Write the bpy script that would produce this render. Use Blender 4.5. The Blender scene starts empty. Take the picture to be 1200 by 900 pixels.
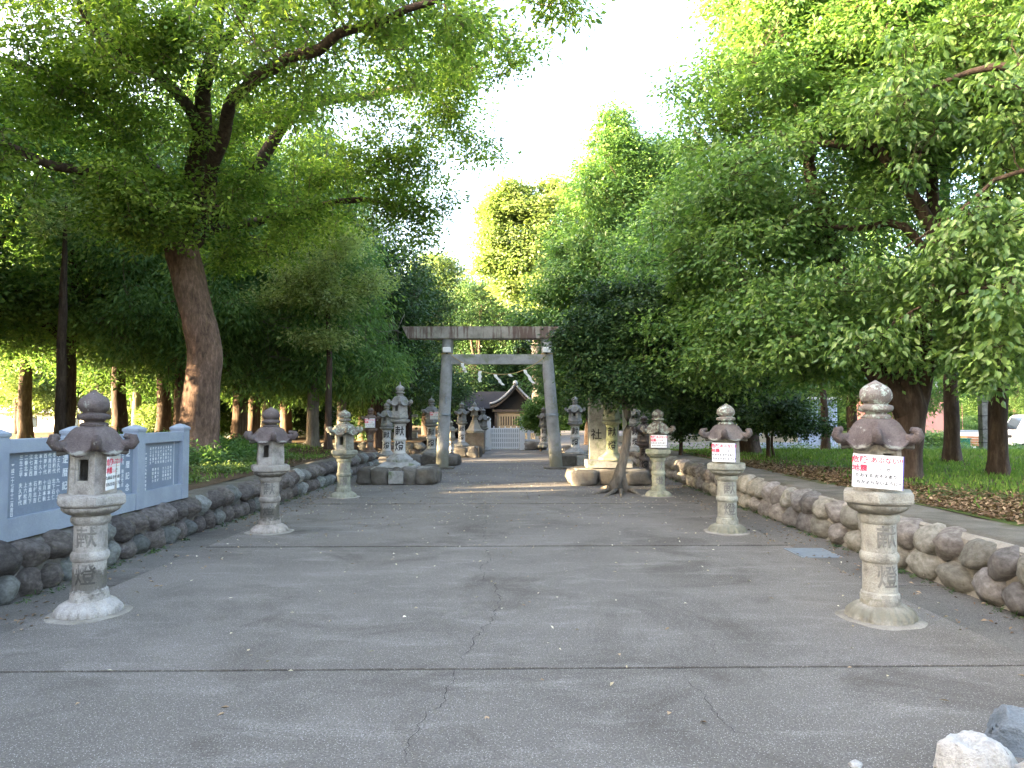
import bpy, bmesh, math, random
import numpy as np
from mathutils import Vector, Matrix, noise
R = math.radians
PI = math.pi
random.seed(7)
rng = np.random.default_rng(7)
SC = bpy.context.scene
COL = SC.collection

# ---------------------------------------------------------------- camera, sky, sun, exposure
FPX, PITCH = 832.0, R(2.615)
CAM = Vector((0, 0, 1.5))
cd = bpy.data.cameras.new("camera")
cam = bpy.data.objects.new("camera", cd)
COL.objects.link(cam)
cam.location = CAM
cam.rotation_euler = (R(90) + PITCH, 0, 0)
cd.sensor_width = 36
cd.lens = FPX / 1200 * 36
cd.clip_end = 5000
SC.camera = cam

SUN_EL, SUN_AZ = R(9.5), R(-103)       # azimuth from +Y, clockwise: the sun stands far to the left
w = bpy.data.worlds.new("World")
SC.world = w
w.use_nodes = True
nt = w.node_tree
sky = nt.nodes.new("ShaderNodeTexSky")
sky.sky_type = 'NISHITA'
sky.sun_disc = False
sky.sun_elevation = SUN_EL
sky.sun_rotation = SUN_AZ
sky.air_density = 0.6
sky.dust_density = 7.0
sky.ozone_density = 0.0
nt.links.new(sky.outputs[0], nt.nodes["Background"].inputs[0])
nt.nodes["Background"].inputs[1].default_value = 0.15
sd = bpy.data.lights.new("sun", 'SUN')
sd.energy = 4.0
sd.angle = R(0.6)
sd.color = (1.0, 0.77, 0.48)
sun = bpy.data.objects.new("sun", sd)
COL.objects.link(sun)
to_sun = Vector((math.sin(SUN_AZ) * math.cos(SUN_EL), math.cos(SUN_AZ) * math.cos(SUN_EL), math.sin(SUN_EL)))
sun.rotation_euler = to_sun.to_track_quat('Z', 'Y').to_euler()
sun.location = (-30, -10, 30)
SC.view_settings.view_transform = 'Standard'
SC.view_settings.look = 'None'
SC.view_settings.exposure = 4.6
SC.view_settings.gamma = 1.0
SC.render.engine = 'CYCLES'
SC.cycles.use_denoising = True
SC.cycles.max_bounces = 8
SC.cycles.transparent_max_bounces = 4

# ---------------------------------------------------------------- helpers
def ray(px, py):
    a, b = (px - 600) / FPX, (450 - py) / FPX
    return Vector((a, math.cos(PITCH) - b * math.sin(PITCH), math.sin(PITCH) + b * math.cos(PITCH)))
def at(px, py, Y):
    d = ray(px, py)
    return CAM + d * (Y / d.y)
def onz(px, py, z=0.0):
    d = ray(px, py)
    return CAM + d * ((z - CAM.z) / d.z)

def tag(o, label=None, cat=None, group=None, kind=None):
    if label: o['label'] = label
    if cat: o['category'] = cat
    if group: o['group'] = group
    if kind: o['kind'] = kind
    return o
def thing(name, label, cat, loc=(0, 0, 0), rz=0.0, group=None, parent=None, kind=None):
    o = bpy.data.objects.new(name, None)
    o.empty_display_size = 0.2
    COL.objects.link(o)
    o.location = loc
    o.rotation_euler = (0, 0, rz)
    if parent: o.parent = parent
    return tag(o, label, cat, group, kind)
def link(name, me, m=None, parent=None, loc=None, rot=None, scale=None, color=None):
    o = bpy.data.objects.new(name, me)
    COL.objects.link(o)
    if m is not None and not me.materials: me.materials.append(m)
    if parent: o.parent = parent
    if loc is not None: o.location = loc
    if rot is not None: o.rotation_euler = rot
    if scale is not None: o.scale = scale
    if color is not None: o.color = (*color, 1)
    return o
def bm_obj(name, bm, m, parent=None, smooth=False, angle=None, **kw):
    me = bpy.data.meshes.new(name)
    bm.normal_update()
    bm.to_mesh(me)
    bm.free()
    if smooth:
        me.polygons.foreach_set('use_smooth', [True] * len(me.polygons))
        if angle:
            try: me.set_sharp_from_angle(angle=R(angle))
            except Exception: pass
    return link(name, me, m, parent, **kw)
def np_mesh(name, verts, faces_flat, nper, smooth=False):
    """verts (N,3), faces_flat (M*nper)"""
    me = bpy.data.meshes.new(name)
    nf = len(faces_flat) // nper
    me.vertices.add(len(verts))
    me.vertices.foreach_set('co', np.ascontiguousarray(verts, dtype=np.float32).ravel())
    me.loops.add(nf * nper)
    me.loops.foreach_set('vertex_index', np.ascontiguousarray(faces_flat, dtype=np.int32))
    me.polygons.add(nf)
    me.polygons.foreach_set('loop_start', np.arange(0, nf * nper, nper, dtype=np.int32))
    try: me.polygons.foreach_set('loop_total', np.full(nf, nper, dtype=np.int32))
    except Exception: pass
    if smooth: me.polygons.foreach_set('use_smooth', np.ones(nf, dtype=bool))
    me.update(calc_edges=True)
    return me
def box(bm, x0, x1, y0, y1, z0, z1, mat=None, bev=0.0):
    vs = [bm.verts.new(p) for p in ((x0, y0, z0), (x1, y0, z0), (x1, y1, z0), (x0, y1, z0), (x0, y0, z1), (x1, y0, z1), (x1, y1, z1), (x0, y1, z1))]
    if mat is not None:
        for v in vs: v.co = mat @ v.co
    fs = [bm.faces.new([vs[i] for i in q]) for q in ((3, 2, 1, 0), (4, 5, 6, 7), (0, 1, 5, 4), (1, 2, 6, 5), (2, 3, 7, 6), (3, 0, 4, 7))]
    if bev > 0:
        es = list({e for f in fs for e in f.edges})
        bmesh.ops.bevel(bm, geom=es, offset=bev, segments=2, affect='EDGES', profile=0.6)
    return vs
def newbox(*a, **k):
    bm = bmesh.new(); box(bm, *a, **k); return bm
def lathe(bm, prof, seg=32, rfun=None, rot=0.0, cap=True, off=(0, 0, 0)):
    rings = []
    for (r, z) in prof:
        ring = []
        for i in range(seg):
            t = rot + 2 * PI * i / seg
            rr = r * (rfun(t, z) if rfun else 1.0)
            ring.append(bm.verts.new((off[0] + rr * math.cos(t), off[1] + rr * math.sin(t), off[2] + z)))
        rings.append(ring)
    for a, b in zip(rings, rings[1:]):
        for i in range(seg):
            j = (i + 1) % seg
            bm.faces.new((a[i], a[j], b[j], b[i]))
    if cap:
        bm.faces.new(list(reversed(rings[0])))
        bm.faces.new(rings[-1])
    return rings
def tube(bm, pts, rad, seg=8, cap=True):
    """rad: number or list"""
    pts = [Vector(p) for p in pts]
    n = len(pts)
    if not isinstance(rad, (list, tuple)): rad = [rad] * n
    up = Vector((0, 0, 1))
    d0 = (pts[1] - pts[0]).normalized()
    if abs(d0.dot(up)) > 0.95: up = Vector((1, 0, 0))
    u = d0.cross(up).normalized()
    rings = []
    for i, p in enumerate(pts):
        d = (pts[min(i + 1, n - 1)] - pts[max(i - 1, 0)]).normalized()
        u = (u - d * u.dot(d)).normalized()
        v = d.cross(u)
        rings.append([bm.verts.new(p + (u * math.cos(2 * PI * k / seg) + v * math.sin(2 * PI * k / seg)) * rad[i]) for k in range(seg)])
    for a, b in zip(rings, rings[1:]):
        for i in range(seg):
            j = (i + 1) % seg
            bm.faces.new((a[i], a[j], b[j], b[i]))
    if cap:
        bm.faces.new(list(reversed(rings[0]))); bm.faces.new(rings[-1])
    return rings
def noisy(bm, amp, scale, seed=0.0, verts=None):
    for v in (verts or bm.verts):
        p = v.co * scale + Vector((seed, seed * 1.7, -seed))
        v.co += noise.noise_vector(p) * amp
def copy_tree(o, parent=None):
    c = o.copy(); COL.objects.link(c)
    if parent: c.parent = parent
    for ch in list(o.children): copy_tree(ch, c)
    return c

# ---------------------------------------------------------------- materials
def mat_base(name):
    m = bpy.data.materials.new(name)
    m.use_nodes = True
    n = m.node_tree.nodes
    return m, m.node_tree, n["Principled BSDF"]
def N(nt, kind, **kw):
    n = nt.nodes.new(kind)
    for k, v in kw.items():
        if k.startswith('i_'):
            n.inputs[int(k[2:])].default_value = v
        else: setattr(n, k, v)
    return n
def ramp(nt, stops, interp='LINEAR'):
    r = nt.nodes.new("ShaderNodeValToRGB")
    r.color_ramp.interpolation = interp
    e = r.color_ramp.elements
    e[0].position, e[0].color = stops[0][0], (*stops[0][1], 1)
    e[1].position, e[1].color = stops[-1][0], (*stops[-1][1], 1)
    for p, c in stops[1:-1]:
        x = e.new(p); x.color = (*c, 1)
    return r
def noise_tex(nt, coord, scale, detail=5, rough=0.6, dist=0.0):
    t = nt.nodes.new("ShaderNodeTexNoise")
    t.inputs['Scale'].default_value = scale
    t.inputs['Detail'].default_value = detail
    t.inputs['Roughness'].default_value = rough
    t.inputs['Distortion'].default_value = dist
    nt.links.new(coord, t.inputs['Vector'])
    return t
def mixc(nt, fac, a, b, mode='MIX'):
    x = nt.nodes.new("ShaderNodeMix"); x.data_type = 'RGBA'; x.blend_type = mode
    def put(sock, v):
        if isinstance(v, (int, float)): sock.default_value = v
        elif isinstance(v, tuple): sock.default_value = (*v, 1)
        else: nt.links.new(v, sock)
    put(x.inputs[0], fac); put(x.inputs[6], a); put(x.inputs[7], b)
    return x.outputs[2]
def bump(nt, h, b, strength=0.4, dist=0.01):
    n = nt.nodes.new("ShaderNodeBump")
    n.inputs['Strength'].default_value = strength
    n.inputs['Distance'].default_value = dist
    nt.links.new(h, n.inputs['Height'])
    nt.links.new(n.outputs[0], b.inputs['Normal'])
def coords(nt, world=False):
    if world:
        g = nt.nodes.new("ShaderNodeNewGeometry"); return g.outputs['Position']
    t = nt.nodes.new("ShaderNodeTexCoord"); return t.outputs['Object']

def stone_mat(name, a, b, c, s=6.0, lichen=None, lich_amt=0.62, moss=None, moss_amt=0.6, rough=0.9, bs=0.5, bd=0.01, objvar=0.0, fine=90.0, tinted=False, bands=()):
    m, nt, p = mat_base(name)
    co = coords(nt)
    oi = nt.nodes.new("ShaderNodeObjectInfo")
    ad = nt.nodes.new("ShaderNodeVectorMath"); ad.operation = 'ADD'
    sc = nt.nodes.new("ShaderNodeVectorMath"); sc.operation = 'SCALE'; sc.inputs[3].default_value = 37.0
    cmb = nt.nodes.new("ShaderNodeCombineXYZ")
    for k in range(3): nt.links.new(oi.outputs['Random'], cmb.inputs[k])
    nt.links.new(cmb.outputs[0], sc.inputs[0])
    nt.links.new(co, ad.inputs[0]); nt.links.new(sc.outputs[0], ad.inputs[1])
    co = ad.outputs[0]
    n1 = noise_tex(nt, co, s, 8, 0.65)
    r1 = ramp(nt, [(0.3, a), (0.5, b), (0.72, c)])
    nt.links.new(n1.outputs[0], r1.inputs[0])
    col = r1.outputs[0]
    n2 = noise_tex(nt, co, fine, 3, 0.7)
    sp = ramp(nt, [(0.3, (0.72, 0.72, 0.72)), (0.7, (1.18, 1.18, 1.18))])
    nt.links.new(n2.outputs[0], sp.inputs[0])
    col = mixc(nt, 0.8, col, sp.outputs[0], 'MULTIPLY')
    if lichen:
        n3 = noise_tex(nt, co, s * 2.3, 8, 0.7)
        r3 = ramp(nt, [(lich_amt, (0, 0, 0)), (lich_amt + 0.05, (1, 1, 1))])
        nt.links.new(n3.outputs[0], r3.inputs[0])
        col = mixc(nt, r3.outputs[0], col, lichen)
    if moss:
        n4 = noise_tex(nt, co, s * 0.7, 6, 0.65, 0.4)
        r4 = ramp(nt, [(moss_amt, (0, 0, 0)), (moss_amt + 0.12, (0.85, 0.85, 0.85))])
        nt.links.new(n4.outputs[0], r4.inputs[0])
        col = mixc(nt, r4.outputs[0], col, moss)
    if objvar:
        r5 = ramp(nt, [(0, (1 - objvar,) * 3), (0.5, (1.0, 0.97, 0.93)), (1, (1 + objvar * 0.8,) * 3)])
        nt.links.new(oi.outputs['Random'], r5.inputs[0])
        col = mixc(nt, 1.0, col, r5.outputs[0], 'MULTIPLY')
    for (zc, hwid, soft, amp, bc) in bands:
        tc_ = nt.nodes.new("ShaderNodeTexCoord")
        sx = nt.nodes.new("ShaderNodeSeparateXYZ"); nt.links.new(tc_.outputs['Object'], sx.inputs[0])
        nb_ = noise_tex(nt, co, 9.0, 6, 0.7)
        m1 = nt.nodes.new("ShaderNodeMath"); m1.operation = 'MULTIPLY_ADD'; m1.inputs[1].default_value = amp
        nt.links.new(nb_.outputs[0], m1.inputs[0]); nt.links.new(sx.outputs[2], m1.inputs[2])
        m2 = nt.nodes.new("ShaderNodeMath"); m2.operation = 'SUBTRACT'; nt.links.new(m1.outputs[0], m2.inputs[0]); m2.inputs[1].default_value = zc + amp * .5
        m3 = nt.nodes.new("ShaderNodeMath"); m3.operation = 'ABSOLUTE'; nt.links.new(m2.outputs[0], m3.inputs[0])
        rb = ramp(nt, [(hwid, (.85, .85, .85)), (hwid + soft, (0, 0, 0))]); nt.links.new(m3.outputs[0], rb.inputs[0])
        col = mixc(nt, rb.outputs[0], col, bc)
    if tinted:
        col = mixc(nt, 1.0, col, oi.outputs['Color'], 'MULTIPLY')
    nt.links.new(col, p.inputs['Base Color'])
    p.inputs['Roughness'].default_value = rough
    p.inputs['Specular IOR Level'].default_value = 0.25
    mx = nt.nodes.new("ShaderNodeMath"); mx.operation = 'MULTIPLY_ADD'; mx.inputs[1].default_value = 2.0
    nt.links.new(n1.outputs[0], mx.inputs[0]); nt.links.new(n2.outputs[0], mx.inputs[2])
    bump(nt, mx.outputs[0], p, bs, bd)
    return m
def plain(name, c, rough=0.6, metal=0.0, var=0.12, s=8.0, spec=0.3, bs=0.15):
    m, nt, p = mat_base(name)
    co = coords(nt)
    n1 = noise_tex(nt, co, s, 6, 0.65)
    r1 = ramp(nt, [(0.3, tuple(x * (1 - var) for x in c)), (0.7, tuple(min(1, x * (1 + var)) for x in c))])
    nt.links.new(n1.outputs[0], r1.inputs[0])
    nt.links.new(r1.outputs[0], p.inputs['Base Color'])
    p.inputs['Roughness'].default_value = rough
    p.inputs['Metallic'].default_value = metal
    p.inputs['Specular IOR Level'].default_value = spec
    if bs: bump(nt, n1.outputs[0], p, bs, 0.005)
    return m
def leaf_mat(name, dark, mid, light, trans=0.35, rough=0.5, spec=0.35):
    m, nt, p = mat_base(name)
    a = nt.nodes.new("ShaderNodeAttribute"); a.attribute_name = 'tint'
    r1 = ramp(nt, [(0.0, dark), (0.5, mid), (0.93, light), (1.0, tuple(min(1, x * 1.25) for x in light))])
    nt.links.new(a.outputs['Fac'], r1.inputs[0])
    nt.links.new(r1.outputs[0], p.inputs['Base Color'])
    p.inputs['Roughness'].default_value = rough
    p.inputs['Specular IOR Level'].default_value = spec
    tr = nt.nodes.new("ShaderNodeBsdfTranslucent")
    tc = mixc(nt, 1.0, r1.outputs[0], (1.3, 1.4, 0.75), 'MULTIPLY')
    nt.links.new(tc, tr.inputs[0])
    mx = nt.nodes.new("ShaderNodeMixShader"); mx.inputs[0].default_value = trans
    nt.links.new(p.outputs[0], mx.inputs[1]); nt.links.new(tr.outputs[0], mx.inputs[2])
    nt.links.new(mx.outputs[0], nt.nodes["Material Output"].inputs[0])
    return m
def bark_mat(name, a, b, c, sc=(9, 9, 2.0), bs=0.9):
    m, nt, p = mat_base(name)
    co = coords(nt)
    mp = nt.nodes.new("ShaderNodeMapping"); mp.inputs['Scale'].default_value = sc
    nt.links.new(co, mp.inputs[0])
    n1 = noise_tex(nt, mp.outputs[0], 1.6, 8, 0.7, 0.3)
    n2 = noise_tex(nt, co, 1.3, 4, 0.6)
    r1 = ramp(nt, [(0.3, a), (0.52, b), (0.72, c)])
    nt.links.new(n1.outputs[0], r1.inputs[0])
    r2 = ramp(nt, [(0.35, (0.75, 0.72, 0.7)), (0.65, (1.15, 1.1, 1.05))])
    nt.links.new(n2.outputs[0], r2.inputs[0])
    col = mixc(nt, 1.0, r1.outputs[0], r2.outputs[0], 'MULTIPLY')
    nt.links.new(col, p.inputs['Base Color'])
    p.inputs['Roughness'].default_value = 0.95
    p.inputs['Specular IOR Level'].default_value = 0.15
    bump(nt, n1.outputs[0], p, bs, 0.03)
    return m

def road_mat(name, a, b, worn, seed=0.0, grit=260.0):
    m, nt, p = mat_base(name)
    co = coords(nt, True)
    mp = nt.nodes.new("ShaderNodeMapping"); mp.inputs['Location'].default_value = (seed, seed * 2, 0)
    nt.links.new(co, mp.inputs[0]); co = mp.outputs[0]
    n1 = noise_tex(nt, co, 0.55, 8, 0.6, 0.3)
    mp2 = nt.nodes.new("ShaderNodeMapping"); mp2.inputs['Scale'].default_value = (0.5, 1.6, 1)
    nt.links.new(co, mp2.inputs[0])
    n2 = noise_tex(nt, mp2.outputs[0], 2.4, 8, 0.68, 0.5)
    n3 = noise_tex(nt, co, grit * 0.33, 3, 0.8)
    v = nt.nodes.new("ShaderNodeTexVoronoi"); v.inputs['Scale'].default_value = grit * 0.35
    nt.links.new(co, v.inputs['Vector'])
    r1 = ramp(nt, [(0.28, a), (0.72, b)])
    nt.links.new(n1.outputs[0], r1.inputs[0])
    r2 = ramp(nt, [(0.52, (0, 0, 0)), (0.74, (0.75, 0.75, 0.75))])
    nt.links.new(n2.outputs[0], r2.inputs[0])
    # worn light patches break up into grit
    r3 = ramp(nt, [(0.40, (0.15, 0.15, 0.15)), (0.60, (1, 1, 1))])
    nt.links.new(n3.outputs[0], r3.inputs[0])
    f = mixc(nt, 1.0, r2.outputs[0], r3.outputs[0], 'MULTIPLY')
    col = mixc(nt, f, r1.outputs[0], worn)
    r4 = ramp(nt, [(0.34, (0.5, 0.5, 0.5)), (0.66, (1.5, 1.5, 1.5))])
    nt.links.new(n3.outputs[0], r4.inputs[0])
    col = mixc(nt, 0.75, col, r4.outputs[0], 'MULTIPLY')
    # pale aggregate grains
    r5 = ramp(nt, [(0.10, (1, 1, 1)), (0.24, (0, 0, 0))])
    nt.links.new(v.outputs['Distance'], r5.inputs[0])
    col = mixc(nt, r5.outputs[0], col, tuple(min(0.5, x * 1.9) for x in worn))
    # dark stains
    n6 = noise_tex(nt, co, 0.9, 7, 0.7, 0.8)
    r6 = ramp(nt, [(0.30, (0.50, 0.47, 0.44)), (0.50, (1, 1, 1))])
    nt.links.new(n6.outputs[0], r6.inputs[0])
    col = mixc(nt, 0.8, col, r6.outputs[0], 'MULTIPLY')
    nt.links.new(col, p.inputs['Base Color'])
    p.inputs['Roughness'].default_value = 0.88
    p.inputs['Specular IOR Level'].default_value = 0.3
    bump(nt, n3.outputs[0], p, 0.35, 0.006)
    return m
def soil_mat(name, cols, s=1.2):
    m, nt, p = mat_base(name)
    co = coords(nt, True)
    n1 = noise_tex(nt, co, s, 8, 0.7, 0.4)
    n2 = noise_tex(nt, co, 22, 6, 0.75)
    r1 = ramp(nt, cols)
    nt.links.new(n1.outputs[0], r1.inputs[0])
    r2 = ramp(nt, [(0.3, (0.55, 0.55, 0.55)), (0.7, (1.4, 1.4, 1.4))])
    nt.links.new(n2.outputs[0], r2.inputs[0])
    col = mixc(nt, 1.0, r1.outputs[0], r2.outputs[0], 'MULTIPLY')
    nt.links.new(col, p.inputs['Base Color'])
    p.inputs['Roughness'].default_value = 1.0
    p.inputs['Specular IOR Level'].default_value = 0.1
    bump(nt, n2.outputs[0], p, 0.8, 0.04)
    return m

M = {}
M['road'] = road_mat('asphalt_concrete', (0.100, 0.090, 0.078), (0.162, 0.148, 0.132), (0.275, 0.26, 0.24))
M['gutter'] = road_mat('gutter_concrete', (0.085, 0.079, 0.070), (0.135, 0.127, 0.114), (0.19, 0.18, 0.165), seed=5)
M['farroad'] = road_mat('far_path', (0.105, 0.096, 0.088), (0.155, 0.144, 0.133), (0.2, 0.185, 0.17), seed=11)
M['joint'] = plain('joint_filler', (0.012, 0.012, 0.012), 0.95)
M['lantern_pale'] = stone_mat('lantern_stone_pale', (0.20, 0.19, 0.175), (0.40, 0.385, 0.36), (0.52, 0.505, 0.48), 6, lichen=(0.50, 0.51, 0.48), lich_amt=0.66, moss=(0.11, 0.115, 0.08), moss_amt=0.62, bs=0.9, bd=0.014, tinted=True, bands=((.27, .06, .05, .35, (.10, .095, .08)), (.80, .012, .02, .10, (.17, .16, .135))))
M['lantern_clean'] = stone_mat('lantern_stone_clean', (0.21, 0.20, 0.18), (0.38, 0.37, 0.335), (0.51, 0.50, 0.46), 7, lichen=(0.16, 0.16, 0.135), lich_amt=0.655, moss=(0.20, 0.195, 0.13), moss_amt=0.60, bs=0.9, bd=0.014, tinted=True, bands=((.06, .02, .05, .10, (.19, .185, .15)), (.80, .012, .02, .10, (.20, .185, .15))))
M['lantern_dark'] = stone_mat('lantern_stone_weathered', (0.080, 0.067, 0.066), (0.135, 0.114, 0.112), (0.20, 0.175, 0.17), 5, lichen=(0.36, 0.37, 0.34), lich_amt=0.625, moss=(0.09, 0.085, 0.07), moss_amt=0.65, bs=1.0, bd=0.014, tinted=True, bands=((1.272, .004, .012, .10, (.34, .355, .32)),))
M['lantern_lichen'] = stone_mat('lantern_stone_lichen', (0.13, 0.115, 0.11), (0.22, 0.20, 0.185), (0.33, 0.32, 0.30), 7, lichen=(0.42, 0.50, 0.45), lich_amt=0.52, bs=0.7, bd=0.012, tinted=True)
M['lantern_grey'] = stone_mat('lantern_stone_grey', (0.15, 0.15, 0.145), (0.27, 0.27, 0.26), (0.38, 0.38, 0.365), 6, lichen=(0.45, 0.46, 0.43), lich_amt=0.62, moss=(0.10, 0.13, 0.06), moss_amt=0.57, bs=0.6, bd=0.012, tinted=True)
M['lantern_moss'] = stone_mat('lantern_stone_mossy', (0.14, 0.155, 0.10), (0.25, 0.27, 0.18), (0.38, 0.39, 0.31), 6, lichen=(0.42, 0.43, 0.36), lich_amt=0.63, bs=0.6, bd=0.012, tinted=True)
M['granite_pale'] = stone_mat('white_granite', (0.36, 0.36, 0.35), (0.46, 0.46, 0.45), (0.55, 0.55, 0.53), 5, moss=(0.25, 0.25, 0.2), moss_amt=0.68)
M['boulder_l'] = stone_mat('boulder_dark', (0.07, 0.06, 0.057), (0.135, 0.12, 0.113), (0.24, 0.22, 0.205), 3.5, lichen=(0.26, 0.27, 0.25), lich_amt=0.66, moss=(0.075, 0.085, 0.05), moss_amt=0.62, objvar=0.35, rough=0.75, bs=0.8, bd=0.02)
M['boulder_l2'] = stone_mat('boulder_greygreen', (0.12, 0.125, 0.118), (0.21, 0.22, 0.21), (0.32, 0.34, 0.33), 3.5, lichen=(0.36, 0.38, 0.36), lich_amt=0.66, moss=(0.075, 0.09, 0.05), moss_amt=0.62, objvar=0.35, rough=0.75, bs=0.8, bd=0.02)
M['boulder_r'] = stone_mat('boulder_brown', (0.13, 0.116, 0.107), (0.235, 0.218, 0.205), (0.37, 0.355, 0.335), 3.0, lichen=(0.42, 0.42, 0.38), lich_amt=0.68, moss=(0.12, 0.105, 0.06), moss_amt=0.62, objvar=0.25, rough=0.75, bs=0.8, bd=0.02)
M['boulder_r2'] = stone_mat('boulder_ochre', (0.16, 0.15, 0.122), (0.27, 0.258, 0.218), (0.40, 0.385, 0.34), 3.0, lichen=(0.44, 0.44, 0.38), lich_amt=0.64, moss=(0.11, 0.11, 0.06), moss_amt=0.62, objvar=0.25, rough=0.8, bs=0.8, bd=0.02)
M['rubble'] = stone_mat('platform_rubble', (0.075, 0.068, 0.06), (0.135, 0.125, 0.11), (0.22, 0.21, 0.19), 3.0, lichen=(0.3, 0.3, 0.27), lich_amt=0.66, moss=(0.08, 0.085, 0.05), moss_amt=0.6, objvar=0.2, bs=0.9, bd=0.03)
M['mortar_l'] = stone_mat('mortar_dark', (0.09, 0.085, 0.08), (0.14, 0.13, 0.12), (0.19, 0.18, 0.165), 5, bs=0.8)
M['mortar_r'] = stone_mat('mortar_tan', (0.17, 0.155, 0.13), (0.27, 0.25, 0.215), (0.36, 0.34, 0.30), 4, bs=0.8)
M['cap'] = stone_mat('wall_top_concrete', (0.085, 0.077, 0.062), (0.14, 0.13, 0.108), (0.20, 0.188, 0.162), 2.6, moss=(0.085, 0.085, 0.045), moss_amt=0.56, bs=1.0, bd=.02)
M['torii'] = stone_mat('torii_concrete', (0.20, 0.20, 0.195), (0.31, 0.315, 0.32), (0.40, 0.405, 0.41), 2.5, bands=((.1, .2, .35, .8, (.17, .165, .12)),), moss=(0.16, 0.19, 0.09), moss_amt=0.57, lichen=(0.45, 0.46, 0.46), lich_amt=0.70)
M['bluestone'] = stone_mat('blue_grey_granite', (0.23, 0.265, 0.325), (0.275, 0.315, 0.375), (0.32, 0.36, 0.42), 3, rough=0.5, bs=0.15, fine=160, lichen=(0.33, 0.36, 0.40), lich_amt=0.66)
M['bluepanel'] = stone_mat('blue_granite_polished', (0.17, 0.205, 0.265), (0.195, 0.235, 0.295), (0.22, 0.26, 0.325), 3, rough=0.35, bs=0.05, fine=160)
M['white_paint'] = plain('white_lettering', (0.72, 0.74, 0.76), 0.7, var=0.05, bs=0)
M['black_paint'] = plain('black_lettering', (0.02, 0.02, 0.022), 0.7, bs=0)
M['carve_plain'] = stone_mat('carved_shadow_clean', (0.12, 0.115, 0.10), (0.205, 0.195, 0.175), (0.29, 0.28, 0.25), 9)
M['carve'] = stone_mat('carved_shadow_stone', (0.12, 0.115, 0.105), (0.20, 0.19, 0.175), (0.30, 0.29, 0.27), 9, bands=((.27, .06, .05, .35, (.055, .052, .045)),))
M['board'] = plain('sign_board_white', (0.78, 0.79, 0.80), 0.35, var=0.03, bs=0)
M['red'] = plain('sign_red', (0.72, 0.05, 0.10), 0.6, var=0.08, bs=0)
M['pink'] = plain('sign_faded_red', (0.75, 0.25, 0.28), 0.6, var=0.08, bs=0)
M['ink'] = plain('sign_black', (0.04, 0.04, 0.045), 0.6, bs=0)
M['violet'] = plain('sign_edge_blue', (0.07, 0.07, 0.45), 0.5, bs=0)
M['inside'] = plain('firebox_dark', (0.05, 0.047, 0.043), 0.95)  # even dark tone for the inside of a firebox
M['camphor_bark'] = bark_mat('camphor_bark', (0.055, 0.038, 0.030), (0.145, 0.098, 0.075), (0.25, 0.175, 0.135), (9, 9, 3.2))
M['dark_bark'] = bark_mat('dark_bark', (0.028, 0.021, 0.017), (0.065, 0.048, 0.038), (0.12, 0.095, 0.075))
M['cedar_bark'] = bark_mat('cedar_bark', (0.055, 0.038, 0.028), (0.13, 0.092, 0.065), (0.22, 0.165, 0.12), (18, 18, 1.2))
M['grey_bark'] = bark_mat('grey_bark', (0.09, 0.08, 0.065), (0.17, 0.155, 0.13), (0.26, 0.24, 0.205), (12, 12, 2))
M['leaf_camphor'] = leaf_mat('camphor_leaf', (0.062, 0.118, 0.024), (0.145, 0.235, 0.042), (0.27, 0.345, 0.075), 0.52)
M['leaf_oak'] = leaf_mat('oak_leaf', (0.045, 0.105, 0.034), (0.108, 0.205, 0.058), (0.21, 0.32, 0.085), 0.42, 0.42, 0.45)
M['leaf_glossy'] = leaf_mat('glossy_leaf', (0.058, 0.12, 0.038), (0.115, 0.205, 0.058), (0.21, 0.31, 0.09), 0.4, 0.36, 0.5)
M['leaf_dark'] = leaf_mat('dark_evergreen_leaf', (0.018, 0.044, 0.018), (0.038, 0.080, 0.026), (0.085, 0.145, 0.040), 0.22, 0.5, 0.22)
M['leaf_cedar'] = leaf_mat('cedar_needle', (0.055, 0.115, 0.038), (0.115, 0.205, 0.060), (0.20, 0.29, 0.080), 0.4, 0.65, 0.2)
M['leaf_yellow'] = leaf_mat('yellow_green_leaf', (0.085, 0.14, 0.04), (0.14, 0.20, 0.065), (0.24, 0.29, 0.11), 0.42)
M['leaf_red'] = leaf_mat('red_leaf', (0.10, 0.05, 0.03), (0.19, 0.08, 0.04), (0.28, 0.14, 0.07), 0.35)
M['grass'] = leaf_mat('grass_blade', (0.06, 0.115, 0.025), (0.105, 0.185, 0.038), (0.19, 0.26, 0.065), 0.35, 0.7, 0.15)
M['litter'] = leaf_mat('fallen_leaf', (0.075, 0.046, 0.028), (0.16, 0.105, 0.064), (0.30, 0.22, 0.14), 0.1, 0.8, 0.15)
M['petal'] = leaf_mat('pale_fallen_bits', (0.30, 0.24, 0.14), (0.48, 0.42, 0.28), (0.62, 0.58, 0.46), 0.1, 0.8, 0.15)
M['wire'] = plain('dark_metal', (0.05, 0.05, 0.05), 0.5, 0.6)
M['steel'] = plain('galvanised_steel', (0.30, 0.34, 0.38), 0.45, 0.5)
M['rope'] = plain('straw_rope', (0.36, 0.28, 0.13), 0.9, var=0.3, s=40)
M['paper'] = plain('white_paper', (0.78, 0.78, 0.76), 0.8, var=0.03, bs=0)
M['white'] = plain('white_plastic', (0.75, 0.75, 0.73), 0.4, var=0.04, bs=0)
M['gatewhite'] = plain('painted_gate', (0.72, 0.75, 0.79), 0.5, var=0.06)
M['roof'] = plain('dark_roof', (0.022, 0.023, 0.028), 0.95, var=0.3, spec=0.08)
M['rooftrim'] = plain('roof_edge_tile', (0.20, 0.215, 0.24), 0.5, var=0.2)
M['wood'] = plain('aged_wood', (0.052, 0.042, 0.036), 0.8, var=0.3)
M['woodpale'] = plain('pale_wood', (0.27, 0.22, 0.15), 0.8, var=0.15)
M['dark'] = plain('dark_interior', (0.012, 0.011, 0.01), 0.9)
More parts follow.
